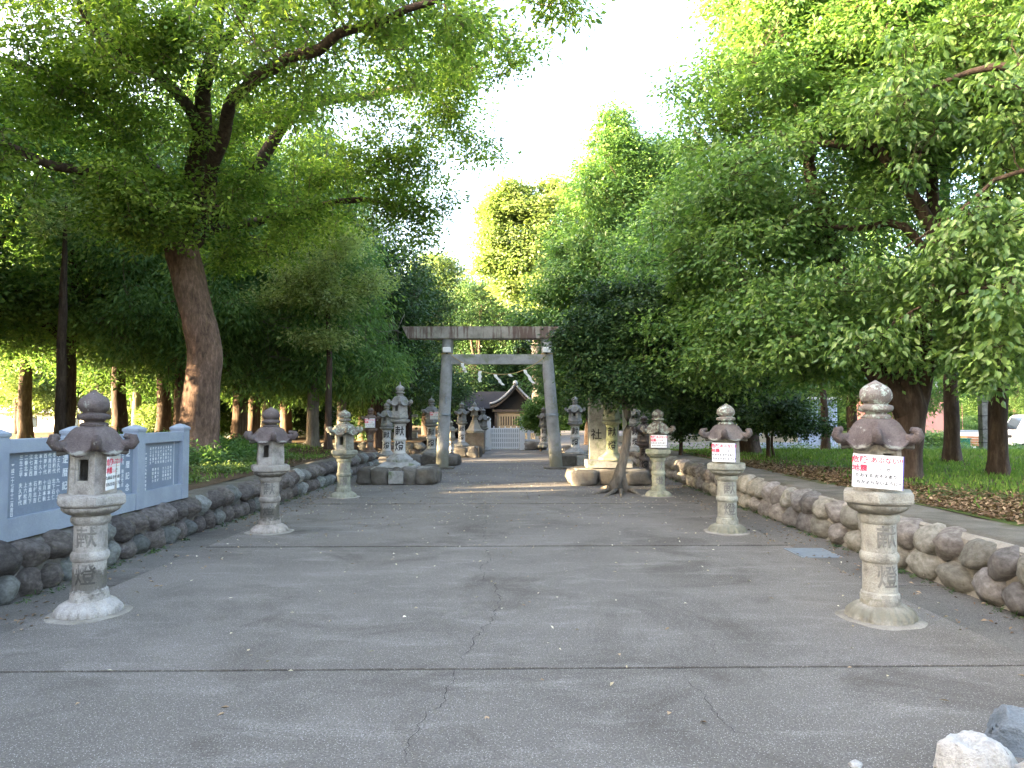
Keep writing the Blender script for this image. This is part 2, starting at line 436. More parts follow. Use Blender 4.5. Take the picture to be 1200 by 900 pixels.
M['creamstone'] = stone_mat('cream_fence_stone', (0.34, 0.32, 0.27), (0.44, 0.42, 0.36), (0.52, 0.5, 0.44), 4)
M['pinkwall'] = plain('pink_wall', (0.40, 0.205, 0.185), 0.8, var=0.06, s=2)
M['shed'] = plain('pale_blue_sheet_metal', (0.42, 0.48, 0.60), 0.5, var=0.05, s=1)
M['housewall'] = plain('house_wall_white', (0.62, 0.61, 0.60), 0.8, var=0.05)
M['roofgrey'] = plain('grey_sheet_roof', (0.30, 0.31, 0.32), 0.6, var=0.1)
M['glass'] = plain('vehicle_glass', (0.03, 0.045, 0.06), 0.08, var=0.0, spec=0.8, bs=0)
M['carwhite'] = plain('white_vehicle_paint', (0.70, 0.71, 0.72), 0.25, var=0.02, spec=0.5, bs=0)
M['rubber'] = plain('rubber', (0.02, 0.02, 0.02), 0.8)
M['lampglass'] = plain('lamp_lens', (0.6, 0.62, 0.65), 0.15, var=0.02, spec=0.7, bs=0)
M['greenplastic'] = plain('green_plastic', (0.02, 0.14, 0.09), 0.5, var=0.1)
M['orangewood'] = plain('orange_timber', (0.42, 0.18, 0.08), 0.7, var=0.2)
M['rockwhite'] = stone_mat('white_rock', (0.34, 0.33, 0.31), (0.52, 0.515, 0.50), (0.64, 0.635, 0.62), 6, lichen=(0.17, 0.155, 0.135), lich_amt=0.60, moss=(0.30, 0.22, 0.22), moss_amt=0.66, bs=0.9, bd=0.02)
M['rockblue'] = stone_mat('blue_grey_rock', (0.13, 0.15, 0.165), (0.185, 0.21, 0.23), (0.245, 0.27, 0.29), 6, lichen=(0.33, 0.36, 0.38), lich_amt=0.64, bs=0.9, bd=0.02)
M['soil_l'] = soil_mat('garden_soil', [(0.3, (0.05, 0.075, 0.02)), (0.45, (0.08, 0.055, 0.035)), (0.62, (0.12, 0.085, 0.055)), (0.75, (0.07, 0.10, 0.03))])
M['soil_r'] = soil_mat('lawn_soil', [(0.3, (0.05, 0.08, 0.02)), (0.5, (0.075, 0.105, 0.03)), (0.66, (0.10, 0.075, 0.045)), (0.8, (0.12, 0.075, 0.05))])
M['earth'] = soil_mat('open_ground', [(0.3, (0.09, 0.085, 0.07)), (0.7, (0.15, 0.14, 0.12))], 0.2)

# ---------------------------------------------------------------- setting: ground, pavement, garden terrain
bm = bmesh.new()
bmesh.ops.create_grid(bm, x_segments=8, y_segments=8, size=1500)
o = bm_obj('ground', bm, M['earth'], loc=(0, 0, -0.5)); tag(o, kind='structure')

pav = thing('pavement', None, None, kind='structure')
XL, XR = -3.52, 3.22
def jy(k, x):                                     # the joints run slightly askew
    return 0.3 + 4.0 * k + 0.018 * x + (0.0 if k else -9)
GJ = [0.011, 0.015, 0.032, 0.040, 0.03, 0.0]
for k in range(0, 5):
    y0f, y1f = (lambda x, k=k: jy(k, x) + GJ[k]), (lambda x, k=k: jy(k + 1, x) - GJ[k + 1])
    if k == 4: y1f = lambda x: 30.9
    bm = bmesh.new()
    n = 60
    top = [[], []]
    for i in range(n + 1):
        x = XL + (XR - XL) * i / n
        top[0].append((x, y0f(x) + random.uniform(-.005, .005), 0)); top[1].append((x, y1f(x) + random.uniform(-.003, .003), 0))
    a = [bm.verts.new(p) for p in top[0]]; b = [bm.verts.new(p) for p in top[1]]
    a2 = [bm.verts.new((p[0], p[1], -0.06)) for p in top[0]]; b2 = [bm.verts.new((p[0], p[1], -0.06)) for p in top[1]]
    for i in range(n):
        bm.faces.new((a[i], a[i + 1], b[i + 1], b[i]))
        bm.faces.new((a2[i + 1], a2[i], b2[i], b2[i + 1])[::-1])
        bm.faces.new((a[i + 1], a[i], a2[i], a2[i + 1]))
        bm.faces.new((b[i], b[i + 1], b2[i + 1], b2[i]))
    bm.faces.new((a[0], b[0], b2[0], a2[0])); bm.faces.new((b[-1], a[-1], a2[-1], b2[-1]))
    bmesh.ops.recalc_face_normals(bm, faces=bm.faces)
    bm_obj('slab', bm, M['road'] if k < 4 else M['farroad'], pav)
bm_obj('joint_bed', newbox(XL - .3, XR + .3, -9, 30.8, -0.3, -0.009), M['joint'], pav)
for (x0, x1) in ((-4.6, XL - 0.008), (XR + 0.008, 4.4)):
    for k in range(7):
        bm_obj('gutter_slab', newbox(x0, x1, -8 + k * 4.8 + .005, -8 + (k + 1) * 4.8 - .005, -0.1, -0.004), M['gutter'], pav)
# side path on the left and the court in front of the shrine
bm_obj('court', newbox(-16, 18, 31.0, 75, -0.1, -0.002), M['farroad'], pav)
bm_obj('side_path', newbox(-16, -4.62, 21.75, 26.9, -0.1, 0.0), M['farroad'], pav)
# cracks: thin black ribbons in the surface
def crack(pts, wd):
    bm = bmesh.new()
    P = []
    for (a, b) in zip(pts, pts[1:]):
        a, b = Vector(a), Vector(b)
        n = max(2, int((b - a).length / 0.035))
        for i in range(n): P.append(a.lerp(b, i / n))
    P.append(Vector(pts[-1]))
    prev = None
    jit = 0
    for i, p in enumerate(P):
        d = (P[min(i + 1, len(P) - 1)] - P[max(i - 1, 0)]).normalized()
        s = Vector((-d.y, d.x, 0))
        jit = jit * 0.6 + random.uniform(-.022, .022)
        c = p + s * jit
        hw = wd * random.uniform(0.35, 1.2) * (0.4 if i < 4 or i > len(P) - 4 else 1)
        q = [bm.verts.new((*(c + s * hw).xy, 0.0016)), bm.verts.new((*(c - s * hw).xy, 0.0016))]
        if prev: bm.faces.new((prev[1], prev[0], q[0], q[1]))
        prev = q
    bmesh.ops.recalc_face_normals(bm, faces=bm.faces)
    for f in bm.faces:
        if f.normal.z < 0: f.normal_flip()
    bm_obj('crack', bm, M['joint'], pav)
def gp(px, py): return tuple(onz(px, py))
crack([gp(569, 642), gp(574, 655), gp(564, 665), gp(567, 680), gp(583, 688), gp(585, 706), gp(579, 722), gp(566, 738), gp(551, 750), gp(549, 764), gp(543, 774)], 0.0027)
crack([gp(543, 777), gp(530, 790), gp(524, 812), gp(508, 832), gp(487, 846), gp(483, 870), gp(474, 899)], 0.0021)
crack([gp(800, 790), gp(826, 815), gp(846, 840), gp(866, 857), gp(900, 868)], 0.00156)
crack([gp(569, 637), gp(566, 620), gp(571, 605), gp(568, 592)], 0.0024)
crack([gp(840, 773), gp(840, 760), gp(837, 750)], 0.0012)
crack([gp(690, 680), gp(720, 684), gp(745, 681), gp(770, 684)], 0.0012)

def hl(x, y):          # left garden height
    d = -4.5 - x
    h = 0.45 + 0.28 * min(1, max(0, d / 3.0)) + 0.05 * noise.noise(Vector((x * .4, y * .4, 0)))
    if x < -26: h -= 0.02 * (-26 - x)
    return h
def hr(x, y):          # right garden height
    h = 0.5 + 0.04 * noise.noise(Vector((x * .4, y * .4, 3)))
    t = max(0, y - 20)
    h -= 0.047 * min(t, 17)
    if x > 24: h = min(h, 0.5 - 0.02 * (x - 24))
    return h
def terrain(name, x0, x1, y0, y1, hf, m, step=0.6):
    nx, ny = int(abs(x1 - x0) / step), int((y1 - y0) / step)
    X = np.linspace(x0, x1, nx + 1); Y = np.linspace(y0, y1, ny + 1)
    V = np.array([(x, y, hf(x, y)) for y in Y for x in X])
    i = np.arange(nx)[None, :] + (nx + 1) * np.arange(ny)[:, None]
    F = np.stack([i, i + 1, i + nx + 2, i + nx + 1], -1).reshape(-1)
    me = np_mesh(name, V, F, 4, True)
    o = link(name, me, m); tag(o, kind='structure'); return o
terrain('garden_ground', -60, -4.55, -14, 21.7, hl, M['soil_l'])
terrain('garden_ground', -60, -3.6, 27.0, 90, lambda x, y: 0.5 + 0.02 * noise.noise(Vector((x, y, 0))), M['soil_l'], 1.5)
terrain('lawn_ground', 4.6, 60, -14, 90, hr, M['soil_r'], 0.8)

# ---------------------------------------------------------------- boulder retaining walls
def boulder_meshes(mats, n, seed, egg=0.0):
    out = []
    for k in range(n):
        bm = bmesh.new()
        bmesh.ops.create_icosphere(bm, subdivisions=3, radius=1.0)
        rq = random.Random(seed * 31 + k)
        pl = []
        for _ in range(9):
            v_ = Vector((rq.gauss(0, 1), rq.gauss(0, 1), rq.gauss(0, 1))).normalized(); pl.append((v_, rq.uniform(.72, .98)))
        for v in bm.verts:
            c = v.co
            c.x = math.copysign(abs(c.x) ** 0.9, c.x); c.y = math.copysign(abs(c.y) ** 0.88, c.y); c.z = math.copysign(abs(c.z) ** 0.88, c.z)
            c.y *= 1 + egg * c.z
            c = c + noise.noise_vector(c * 0.8 + Vector((seed + k * 7, k, 0))) * 0.30
            for (pn, pd) in pl:
                e = c.dot(pn) - pd
                if e > 0: c = c - pn * e * .75
            v.co = c + noise.noise_vector(c * 2.4 + Vector((seed, k * 3, 0))) * 0.10
        me = bpy.data.meshes.new('stone')
        bm.to_mesh(me); bm.free()
        me.polygons.foreach_set('use_smooth', [True] * len(me.polygons))
        me.materials.append(mats[k % len(mats)])
        out.append(me)
    return out
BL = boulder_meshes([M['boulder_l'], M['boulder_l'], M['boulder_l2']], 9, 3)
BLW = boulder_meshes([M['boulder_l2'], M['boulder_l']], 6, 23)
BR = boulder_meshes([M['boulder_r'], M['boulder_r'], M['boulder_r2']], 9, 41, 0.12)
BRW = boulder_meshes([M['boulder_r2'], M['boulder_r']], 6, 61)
def boulder_wall(side, label, y0, y1, meshes_up, meshes_low, xface, capw, hw, mort, wlow, wup):
    t = thing('boulder_wall', label, 'wall', (xface * 1.0, y0, 0))
    s = side      # -1 left, +1 right; stones bulge toward the path
    L = y1 - y0
    bm = bmesh.new()
    xb = s * capw
    pf = [(s * .045, -0.05), (s * .12, hw - .06), (s * .17, hw - .02), (xb, hw - .02), (xb, -.05)]
    n = int(L / .5)
    secs = []
    for i in range(n + 1):
        secs.append([bm.verts.new((p[0], L * i / n, p[1])) for p in pf])
    for a, b in zip(secs, secs[1:]):
        for i in range(5):
            j = (i + 1) % 5
            bm.faces.new((a[i], a[j], b[j], b[i]))
    bm.faces.new(secs[0]); bm.faces.new(secs[-1])
    bmesh.ops.recalc_face_normals(bm, faces=bm.faces)
    bm_obj('mortar_core', bm, mort, t)
    bm = bmesh.new()
    nx, ny = 8, int(L / .12)
    V = []
    for j in range(ny + 1):
        for i in range(nx + 1):
            x = .14 + (capw - .14) * i / nx; y = L * j / ny
            e = 0.045 * noise.noise(Vector((y * 2.2, 0, s))) if i == 0 else 0
            if i == nx: e = 0.10 * noise.noise(Vector((y * 1.7, 5, s)))
            z = hw + 0.012 * noise.noise(Vector((x * 5, y * 3, s))) - (0.05 if i == 0 else 0)
            V.append((s * (x + e), y, z))
    i = np.arange(nx)[None, :] + (nx + 1) * np.arange(ny)[:, None]
    F = np.stack([i, i + 1, i + nx + 2, i + nx + 1], -1).reshape(-1, 4)
    if s < 0: F = F[:, ::-1]
    bm.free()
    link('wall_cap', np_mesh('wall_cap', np.array(V), F.reshape(-1), 4, True), M['cap'], t)
    y = 0.1; k = 0
    r = random.Random(5 + s)
    while y < L - .1:
        wd = r.uniform(*wlow)
        h = (hw * .5 if s > 0 else hw * .46) * r.uniform(.9, 1.12)
        link('stone', meshes_low[r.randrange(len(meshes_low))], None, t, (s * .10, y + wd / 2, h * .42), (r.uniform(-.15, .15), s * -.12, r.uniform(-.12, .12)), (.15, wd * .53, h * .60))
        y += wd
    y = 0.0
    while y < L - .1:
        wd = r.uniform(*wup)
        link('stone', meshes_up[r.randrange(len(meshes_up))], None, t, (s * .15, y + wd / 2, hw * .70), (r.uniform(-.35, .1) * s, s * -.2, r.uniform(-.18, .18)), (.18, wd * .545, hw * .31 * r.uniform(.88, 1.12)))
        y += wd
    return t
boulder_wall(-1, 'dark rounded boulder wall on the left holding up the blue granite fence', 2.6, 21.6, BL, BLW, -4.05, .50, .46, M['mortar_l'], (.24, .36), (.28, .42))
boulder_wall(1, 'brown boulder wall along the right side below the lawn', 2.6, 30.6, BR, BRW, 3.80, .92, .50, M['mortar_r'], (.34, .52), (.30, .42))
# low wall that faces us beyond the side path on the left
t = thing('boulder_wall', 'low rough stone wall behind the far side path, left of the torii', 'wall', (-9.5, 27.0, 0))
bm_obj('mortar_core', newbox(0, 6.0, 0.0, .35, -0.05, .49, bev=.02), M['mortar_l'], t)
x = 0.1
for row, (zc, hh) in enumerate(((.12, .15), (.37, .15))):
    x = 0.1 + row * .12
    while x < 5.9:
        wd = random.uniform(.3, .45)
        link('stone', random.choice(BL), None, t, (x + wd / 2, 0, zc), (0, random.uniform(-.2, .2), 0), (wd * .55, .15, hh))
        x += wd

# drain cover
c = onz(952, 648)
t = thing('drain_cover', 'blue-grey steel drain cover set in the pavement by the right boulder wall', 'drain cover', (c.x, c.y, 0))
bm = newbox(-.22, .22, -.26, .26, -0.002, 0.006)
bm_obj('plate', bm, M['steel'], t)
for k in range(9):
    bm_obj('bar', newbox(-.20, .20, -.235 + k * .055, -.21 + k * .055, 0.0065, 0.012), M['steel'], t)

# ---------------------------------------------------------------- lettering
_tc = {}
def text_mesh(s, size=0.1, align='CENTER', ls=1.0, extrude=0.0, bold=0.0):
    key = (s, size, align, ls, extrude, bold)
    if key in _tc: return _tc[key]
    cu = bpy.data.curves.new('lettering', 'FONT')
    cu.body = s; cu.size = size; cu.align_x = align; cu.align_y = 'CENTER'
    cu.space_line = ls; cu.extrude = extrude; cu.offset = bold
    cu.resolution_u = 2
    ob = bpy.data.objects.new('lettering_tmp', cu)
    COL.objects.link(ob)
    bpy.context.view_layer.update()
    me = bpy.data.meshes.new_from_object(ob.evaluated_get(bpy.context.evaluated_depsgraph_get()))
    me.name = 'lettering'
    bpy.data.objects.remove(ob)
    bpy.data.curves.remove(cu)
    _tc[key] = me
    return me
def text_obj(name, s, size, m, parent, loc, rot=(R(90), 0, 0), **kw):
    me = text_mesh(s, size, **kw)
    if me.materials and me.materials[0] != m:
        me = me.copy(); me.materials.clear()
    return link(name, me, m, parent, loc, rot)
def text_on_cyl(name, s, size, m, parent, zc, rad, ang, bold=0.0):
    """lettering bent round a column; ang = direction it faces, 0 = -Y"""
    me = text_mesh(s, size, bold=bold).copy()
    me.materials.clear()
    bm = bmesh.new(); bm.from_mesh(me)
    es = [e for e in bm.edges if e.calc_length() > 0.02]
    if es: bmesh.ops.subdivide_edges(bm, edges=es, cuts=2)
    bmesh.ops.triangulate(bm, faces=bm.faces)
    for v in bm.verts:
        x, y = v.co.x, v.co.y
        a = ang + x / rad
        v.co = Vector((math.sin(a) * rad, -math.cos(a) * rad, zc + y))
    bm.to_mesh(me); bm.free()
    return link(name, me, m, parent)

# ---------------------------------------------------------------- stone lanterns
def petal(n, amp):
    return lambda t, z: 1 + amp * (abs(math.cos(n * t / 2)) - 0.6)
def hexr(t, rot=0.0, rnd=0.0):
    a = ((t - rot) % (PI / 3)) - PI / 6
    return (math.cos(PI / 6) / math.cos(a)) * (1 - rnd) + rnd
def firebox_bm(r0, r1, z0, z1, rot, windows, ww=0.5, wh=(0.2, 0.75), thick=0.04, n=6):
    """hexagonal hollow chamber; windows = list of face indexes with an opening"""
    bm = bmesh.new()
    hollow = bool(windows)
    for k in range(n):
        a0, a1 = rot + 2 * PI * k / n, rot + 2 * PI * (k + 1) / n
        def P(u, w, dep=0.0):
            r = r0 + (r1 - r0) * w
            p0 = Vector((math.cos(a0), math.sin(a0), 0)) * (r - dep); p1 = Vector((math.cos(a1), math.sin(a1), 0)) * (r - dep)
            p = p0.lerp(p1, u); p.z = z0 + (z1 - z0) * w
            return bm.verts.new(p)
        def quad(u0, u1, w0, w1, dep=0.0):
            bm.faces.new((P(u0, w0, dep), P(u1, w0, dep), P(u1, w1, dep), P(u0, w1, dep)))
        if k in windows:
            ua, ub = .5 - ww / 2, .5 + ww / 2; wa, wb = wh
            fr = .07
            for (dep, A) in ((0.0, (0, 1, 0, 1, ua - fr, ub + fr, wa - fr, wb + fr)), (0.012, (ua - fr, ub + fr, wa - fr, wb + fr, ua, ub, wa, wb))):
                U0, U1, W0, W1, u0, u1, w0, w1 = A
                quad(U0, u0, W0, W1, dep); quad(u1, U1, W0, W1, dep); quad(u0, u1, W0, w0, dep); quad(u0, u1, w1, W1, dep)
            for (dA, dB, u0, u1, w0, w1) in ((0, .012, ua - fr, ub + fr, wa - fr, wb + fr), (.012, thick, ua, ub, wa, wb)):
                cs = [(u0, w0), (u1, w0), (u1, w1), (u0, w1)]
                for i in range(4):
                    c0, c1 = cs[i], cs[(i + 1) % 4]
                    bm.faces.new((P(*c0, dA), P(*c0, dB), P(*c1, dB), P(*c1, dA))[::-1])
            quad(0, ua, 0, 1, thick); quad(ub, 1, 0, 1, thick); quad(ua, ub, 0, wa, thick); quad(ua, ub, wb, 1, thick)
        else:
            quad(0, 1, 0, 1)
            if hollow: quad(0, 1, 0, 1, thick)
    # floor and lid
    for (z, r) in ((z0, r0), (z1, r1)):
        bm.faces.new([bm.verts.new((r * math.cos(rot + 2 * PI * k / n), r * math.sin(rot + 2 * PI * k / n), z)) for k in range(n)])
    bmesh.ops.remove_doubles(bm, verts=bm.verts, dist=0.0005)
    return bm
def roof_bm(Rr, r0, z0, z1, rot, n=6, dome=2.0, lift=0.05, scroll=0.05, nose=0.02, rnd=0.35, seed=0):
    bm = bmesh.new()
    seg, nv = n * 14, 14
    top, bot = [], []
    H = z1 - z0
    PV = [0, .12, .25, .4, .55, .7, .82, .92, 1.0]
    PZ = [1, .97, .90, .77, .58, .34, .15, .03, 0.0]
    for j in range(nv + 1):
        v = (j / nv) ** .9
        rt = []
        for i in range(seg):
            th = rot + 2 * PI * i / seg
            ph = (th - rot) % (2 * PI / n)
            cc = 0.5 + 0.5 * math.cos(n * (th - rot))
            cr = cc ** 5
            hx = (math.cos(PI / n) / math.cos(ph - PI / n))
            hx = hx * (1 - rnd * .5) + rnd * .5 * .95
            r = (r0 + (Rr * .93 - r0) * v) * (1 if v < .02 else hx ** (.4 + .6 * v))
            z = z0 + H * float(np.interp(v, PV, PZ))
            z += cr * nose * math.sin(PI * min(1, v * .95)) + cc ** 2.5 * lift * max(0, (v - .45) / .55) ** 2
            z += (1 - cc) ** 2 * -.012 * v ** 3
            rt.append(bm.verts.new((r * math.cos(th), r * math.sin(th), z)))
        top.append(rt)
    for a, b in zip(top, top[1:]):
        for i in range(seg):
            j = (i + 1) % seg
            bm.faces.new((b[i], b[j], a[j], a[i]))
    bm.faces.new(top[0])
    # rim and underside
    thk = max(.02, Rr * .085)
    prev = top[-1]
    for (f, dz) in ((1.0, -thk * .6), (.95, -thk), (.72, -thk * .75), (.5, -thk * .5)):
        cur = []
        for i, v in enumerate(top[-1]):
            cur.append(bm.verts.new((v.co.x * f, v.co.y * f, v.co.z + dz - (v.co.z - z0) * (1 - f) * 1.5)))
        for i in range(seg):
            j = (i + 1) % seg
            bm.faces.new((cur[i], cur[j], prev[j], prev[i]))
        prev = cur
    bm.faces.new(list(reversed(prev)))
    # curled corners: a thick ridge that runs down each corner and hooks upward
    k_ = Rr / .345
    for k in range(n):
        a = rot + 2 * PI * k / n
        prof = [(.15, .105, .012), (.20, .085, .020), (.25, .055, .030), (.295, .035, .040), (.335, .040, .046), (.362, .070, .044), (.352, .103, .036), (.325, .108, .026), (.312, .092, .016)]
        sf = scroll / .06
        pts_ = [Vector((math.cos(a) * r_ * k_, math.sin(a) * r_ * k_, z0 + (zz_ - .045) * k_ + .055 * k_)) for r_, zz_, _ in prof]
        tube(bm, pts_, [w_ * k_ * sf for _, _, w_ in prof], 12)
    noisy(bm, 0.005, 9, seed)
    return bm
def sign_board(px_label, loc, rz, wd=.35, ht=.27, tilt=0.02, small=False, roll=0.0):
    """danger notice; local -Y is its face; loc = centre"""
    t = thing('warning_sign', px_label, 'sign', loc, rz, group='danger notices hung on the stone lanterns')
    t.rotation_euler = (tilt, roll, rz)
    bm = newbox(-wd / 2, wd / 2, 0, 0.006, -ht / 2, ht / 2)
    bm_obj('board', bm, M['board'], t)
    bm_obj('edge_strip', newbox(wd / 2 + .0005, wd / 2 + .006, 0.001, 0.012, -ht / 2, ht / 2), M['violet'], t)
    y = -0.002
    s = ht / .27
    text_obj('lettering', '危険', .058 * s, M['red'], t, (-wd * .36, y, ht * .33), bold=.0014)
    text_obj('lettering', '・あぶない!!', .052 * s, M['red'], t, (wd * .11, y, ht * .33), bold=.0008)
    bm_obj('underline', newbox(-wd * .45, wd * .44, y, y + .0008, ht * .195, ht * .203), M['pink'], t)
    text_obj('lettering', '地震', .056 * s, M['red'], t, (-wd * .35, y, ht * .07), bold=.0014)
    text_obj('lettering', '(じしん)', .034 * s, M['pink'], t, (-wd * .02, y, ht * .055), bold=.0007)
    text_obj('lettering', 'で', .036 * s, M['ink'], t, (wd * .21, y, ht * .055), bold=.0009)
    text_obj('lettering', 'たおれる おそれあり', .033 * s, M['ink'], t, (-wd * .02, y, -ht * .14), bold=.0009)
    text_obj('lettering', 'ちかよらないように!!', .034 * s, M['ink'], t, (wd * .03, y, -ht * .34), bold=.0009)
    return t
GROUPS = 'stone lanterns lining the approach'
def lantern1(x, y, S, label, rot=0.0, char_ang=0.0, windows=(4,), roofm='lantern_dark', postm='lantern_pale', jewelm='lantern_dark', tint=(1, 1, 1), tint2=(1, 1, 1), broken=False, cm=None, wins=None, seed=1, lean=0.0, base_tint=None, SX=1.0, RW=1.0):
    t = thing('stone_lantern', label, 'stone lantern', (x, y, 0), 0, GROUPS)
    t.scale = (S * SX, S * SX, S); t.rotation_euler = (0, lean, 0)
    bt = base_tint or tint2
    cm = cm or ('carve' if postm == 'lantern_pale' else 'carve_plain')
    bm = bmesh.new()
    pr = [(.25, -.02), (.258, .02), (.25, .05), (.22, .08), (.18, .10), (.152, .112), (.15, .15), (.147, .17)]
    lathe(bm, pr, 96, lambda tt, z: 1 + (.085 * (abs(math.cos(10 * tt)) ** .6 - .7) if z < .12 else 0))
    noisy(bm, .012, 7, seed)
    bm_obj('base', bm, M[postm], t, True, 50, color=bt)
    bm = bmesh.new()
    lathe(bm, [(.335, -.01), (.325, .002), (.27, .009), (.2, .01)], 40, lambda tt, z: 1 + .12 * noise.noise(Vector((math.cos(tt) * 1.6, math.sin(tt) * 1.6, seed * 3.0))) + .04 * noise.noise(Vector((math.cos(tt) * 6, math.sin(tt) * 6, seed))))
    bm_obj('mortar_skirt', bm, M['mortar_r'], t, True)
    bm = bmesh.new()
    pr = [(.155, .165), (.152, .19), (.140, .20), (.138, .415), (.150, .425), (.158, .44), (.158, .47), (.150, .485), (.138, .495), (.136, .70), (.150, .712), (.162, .73), (.164, .755), (.155, .775), (.14, .78)]
    lathe(bm, [(a_ * .93, b_) for a_, b_ in pr], 48)
    noisy(bm, .004, 12, seed + 2)
    bm_obj('pillar', bm, M[postm], t, True, 40, color=tint2)
    p = t.children[-1]
    text_on_cyl('lettering', '献', .175, M[cm], p, .60, .1315, char_ang, .002)
    text_on_cyl('lettering', '燈', .175, M[cm], p, .31, .133, char_ang, .002)
    bm = bmesh.new()
    lathe(bm, [(.13, .775), (.165, .785), (.20, .805), (.222, .825), (.225, .845), (.20, .85)], 96, lambda tt, z: 1 + .05 * (abs(math.cos(9 * tt)) - .6))
    bm_obj('lotus_collar', bm, M[postm], t, True, 50, color=tint2)
    bm = bmesh.new()
    lathe(bm, [(.245, .846), (.285, .866), (.287, .93), (.275, .945), (.20, .948)], 6, None, rot)
    bmesh.ops.bevel(bm, geom=bm.edges[:], offset=.006, segments=2, affect='EDGES')
    bmesh.ops.subdivide_edges(bm, edges=bm.edges[:], cuts=2, use_grid_fill=True)
    noisy(bm, .008, 11, seed + 3)
    bm_obj('platform', bm, M[postm], t, True, 35, color=tint2)
    bm = firebox_bm(.205, .195, .949, 1.285, rot, windows, ww=.46, wh=(.32, .82))
    bm_obj('firebox', bm, M[postm], t, color=tint)
    bm = roof_bm(.345 * RW, .11, 1.285, 1.48, rot, lift=.055, scroll=.058, nose=.012, seed=seed)
    bm_obj('roof', bm, M[roofm], t, True, 60, color=tint)
    bm = bmesh.new()
    lathe(bm, [(.09, 1.462), (.105, 1.475), (.11, 1.495), (.095, 1.51), (.075, 1.515), (.08, 1.525), (.12, 1.535), (.13, 1.55), (.125, 1.572), (.09, 1.585),
               (.085, 1.59), (.108, 1.61), (.122, 1.64), (.121, 1.67), (.108, 1.70), (.08, 1.725), (.045, 1.745), (.02, 1.76), (.004, 1.77)], 48,
          lambda tt, z: 1 + (.03 * (abs(math.cos(6 * tt)) - .6) if z < 1.66 else 0))
    noisy(bm, .007, 9, seed + 5)
    bm_obj('finial', bm, M[jewelm], t, True, 50, color=tint)
    return t
RF = R(-90)     # a corner of the hexagon towards the camera
lantern1(-3.235, 5.50, .962, 'nearest left stone lantern with purplish roof, before the blue granite fence', rot=RF + R(35), char_ang=R(14), windows=(5, 2), tint=(1, .97, .95), tint2=(1.0, .98, .97), seed=1, SX=.93, RW=.95)
lantern1(-3.165, 9.34, .920, 'second left stone lantern with a see-through firebox and broad dark roof', rot=RF + R(25), char_ang=R(12), windows=(5, 2), tint=(.98, .94, .92), tint2=(.84, .80, .76), seed=4, base_tint=(.95, .88, .82))
lantern1(-3.14, 13.33, .92, 'third left stone lantern with mossy column and grey roof', rot=RF + R(22), char_ang=R(10), windows=(5, 2), roofm='lantern_lichen', jewelm='lantern_lichen', postm='lantern_grey', tint=(.85, .83, .75), tint2=(.95, .95, .78), seed=7)
lantern1(2.75, 5.37, 1.003, 'nearest right stone lantern, the tallest of the row, with lichen-spotted finial', rot=RF + R(-26), char_ang=R(2), windows=(0, 3), jewelm='lantern_lichen', postm='lantern_clean', tint=(1.0, .96, .93), tint2=(1.02, 1.0, .95), seed=9, SX=.93, RW=.93)
lantern1(2.81, 9.34, .943, 'second right stone lantern with pale green ring below its brown finial', rot=RF + R(-20), char_ang=R(0), windows=(0, 3), jewelm='lantern_lichen', postm='lantern_clean', tint=(.95, .94, .88), tint2=(.96, .97, .88), seed=12)
lantern1(2.77, 13.52, .93, 'third right stone lantern with green-stained column beside the leaning tree', rot=RF + R(-11), char_ang=R(0), windows=(0, 3), roofm='lantern_lichen', jewelm='lantern_lichen', postm='lantern_grey', tint=(.72, .68, .62), tint2=(1.15, 1.15, .88), seed=15)
# danger notices
sign_board('white danger notice with red heading on the nearest right lantern', (2.645, 5.165, 1.10), R(-25), .325, .24, R(-3), roll=R(3))
sign_board('white danger notice with red heading on the second right lantern', (2.71, 9.12, 1.04), R(-18), .285, .24, roll=R(1))
sign_board('white danger notice seen edge-on on the nearest left lantern', (-3.055, 5.47, 1.07), R(99), .25, .25)
sign_board('white danger notice with red heading on the third right lantern', (2.74, 13.28, 1.035), R(-10), .29, .235)

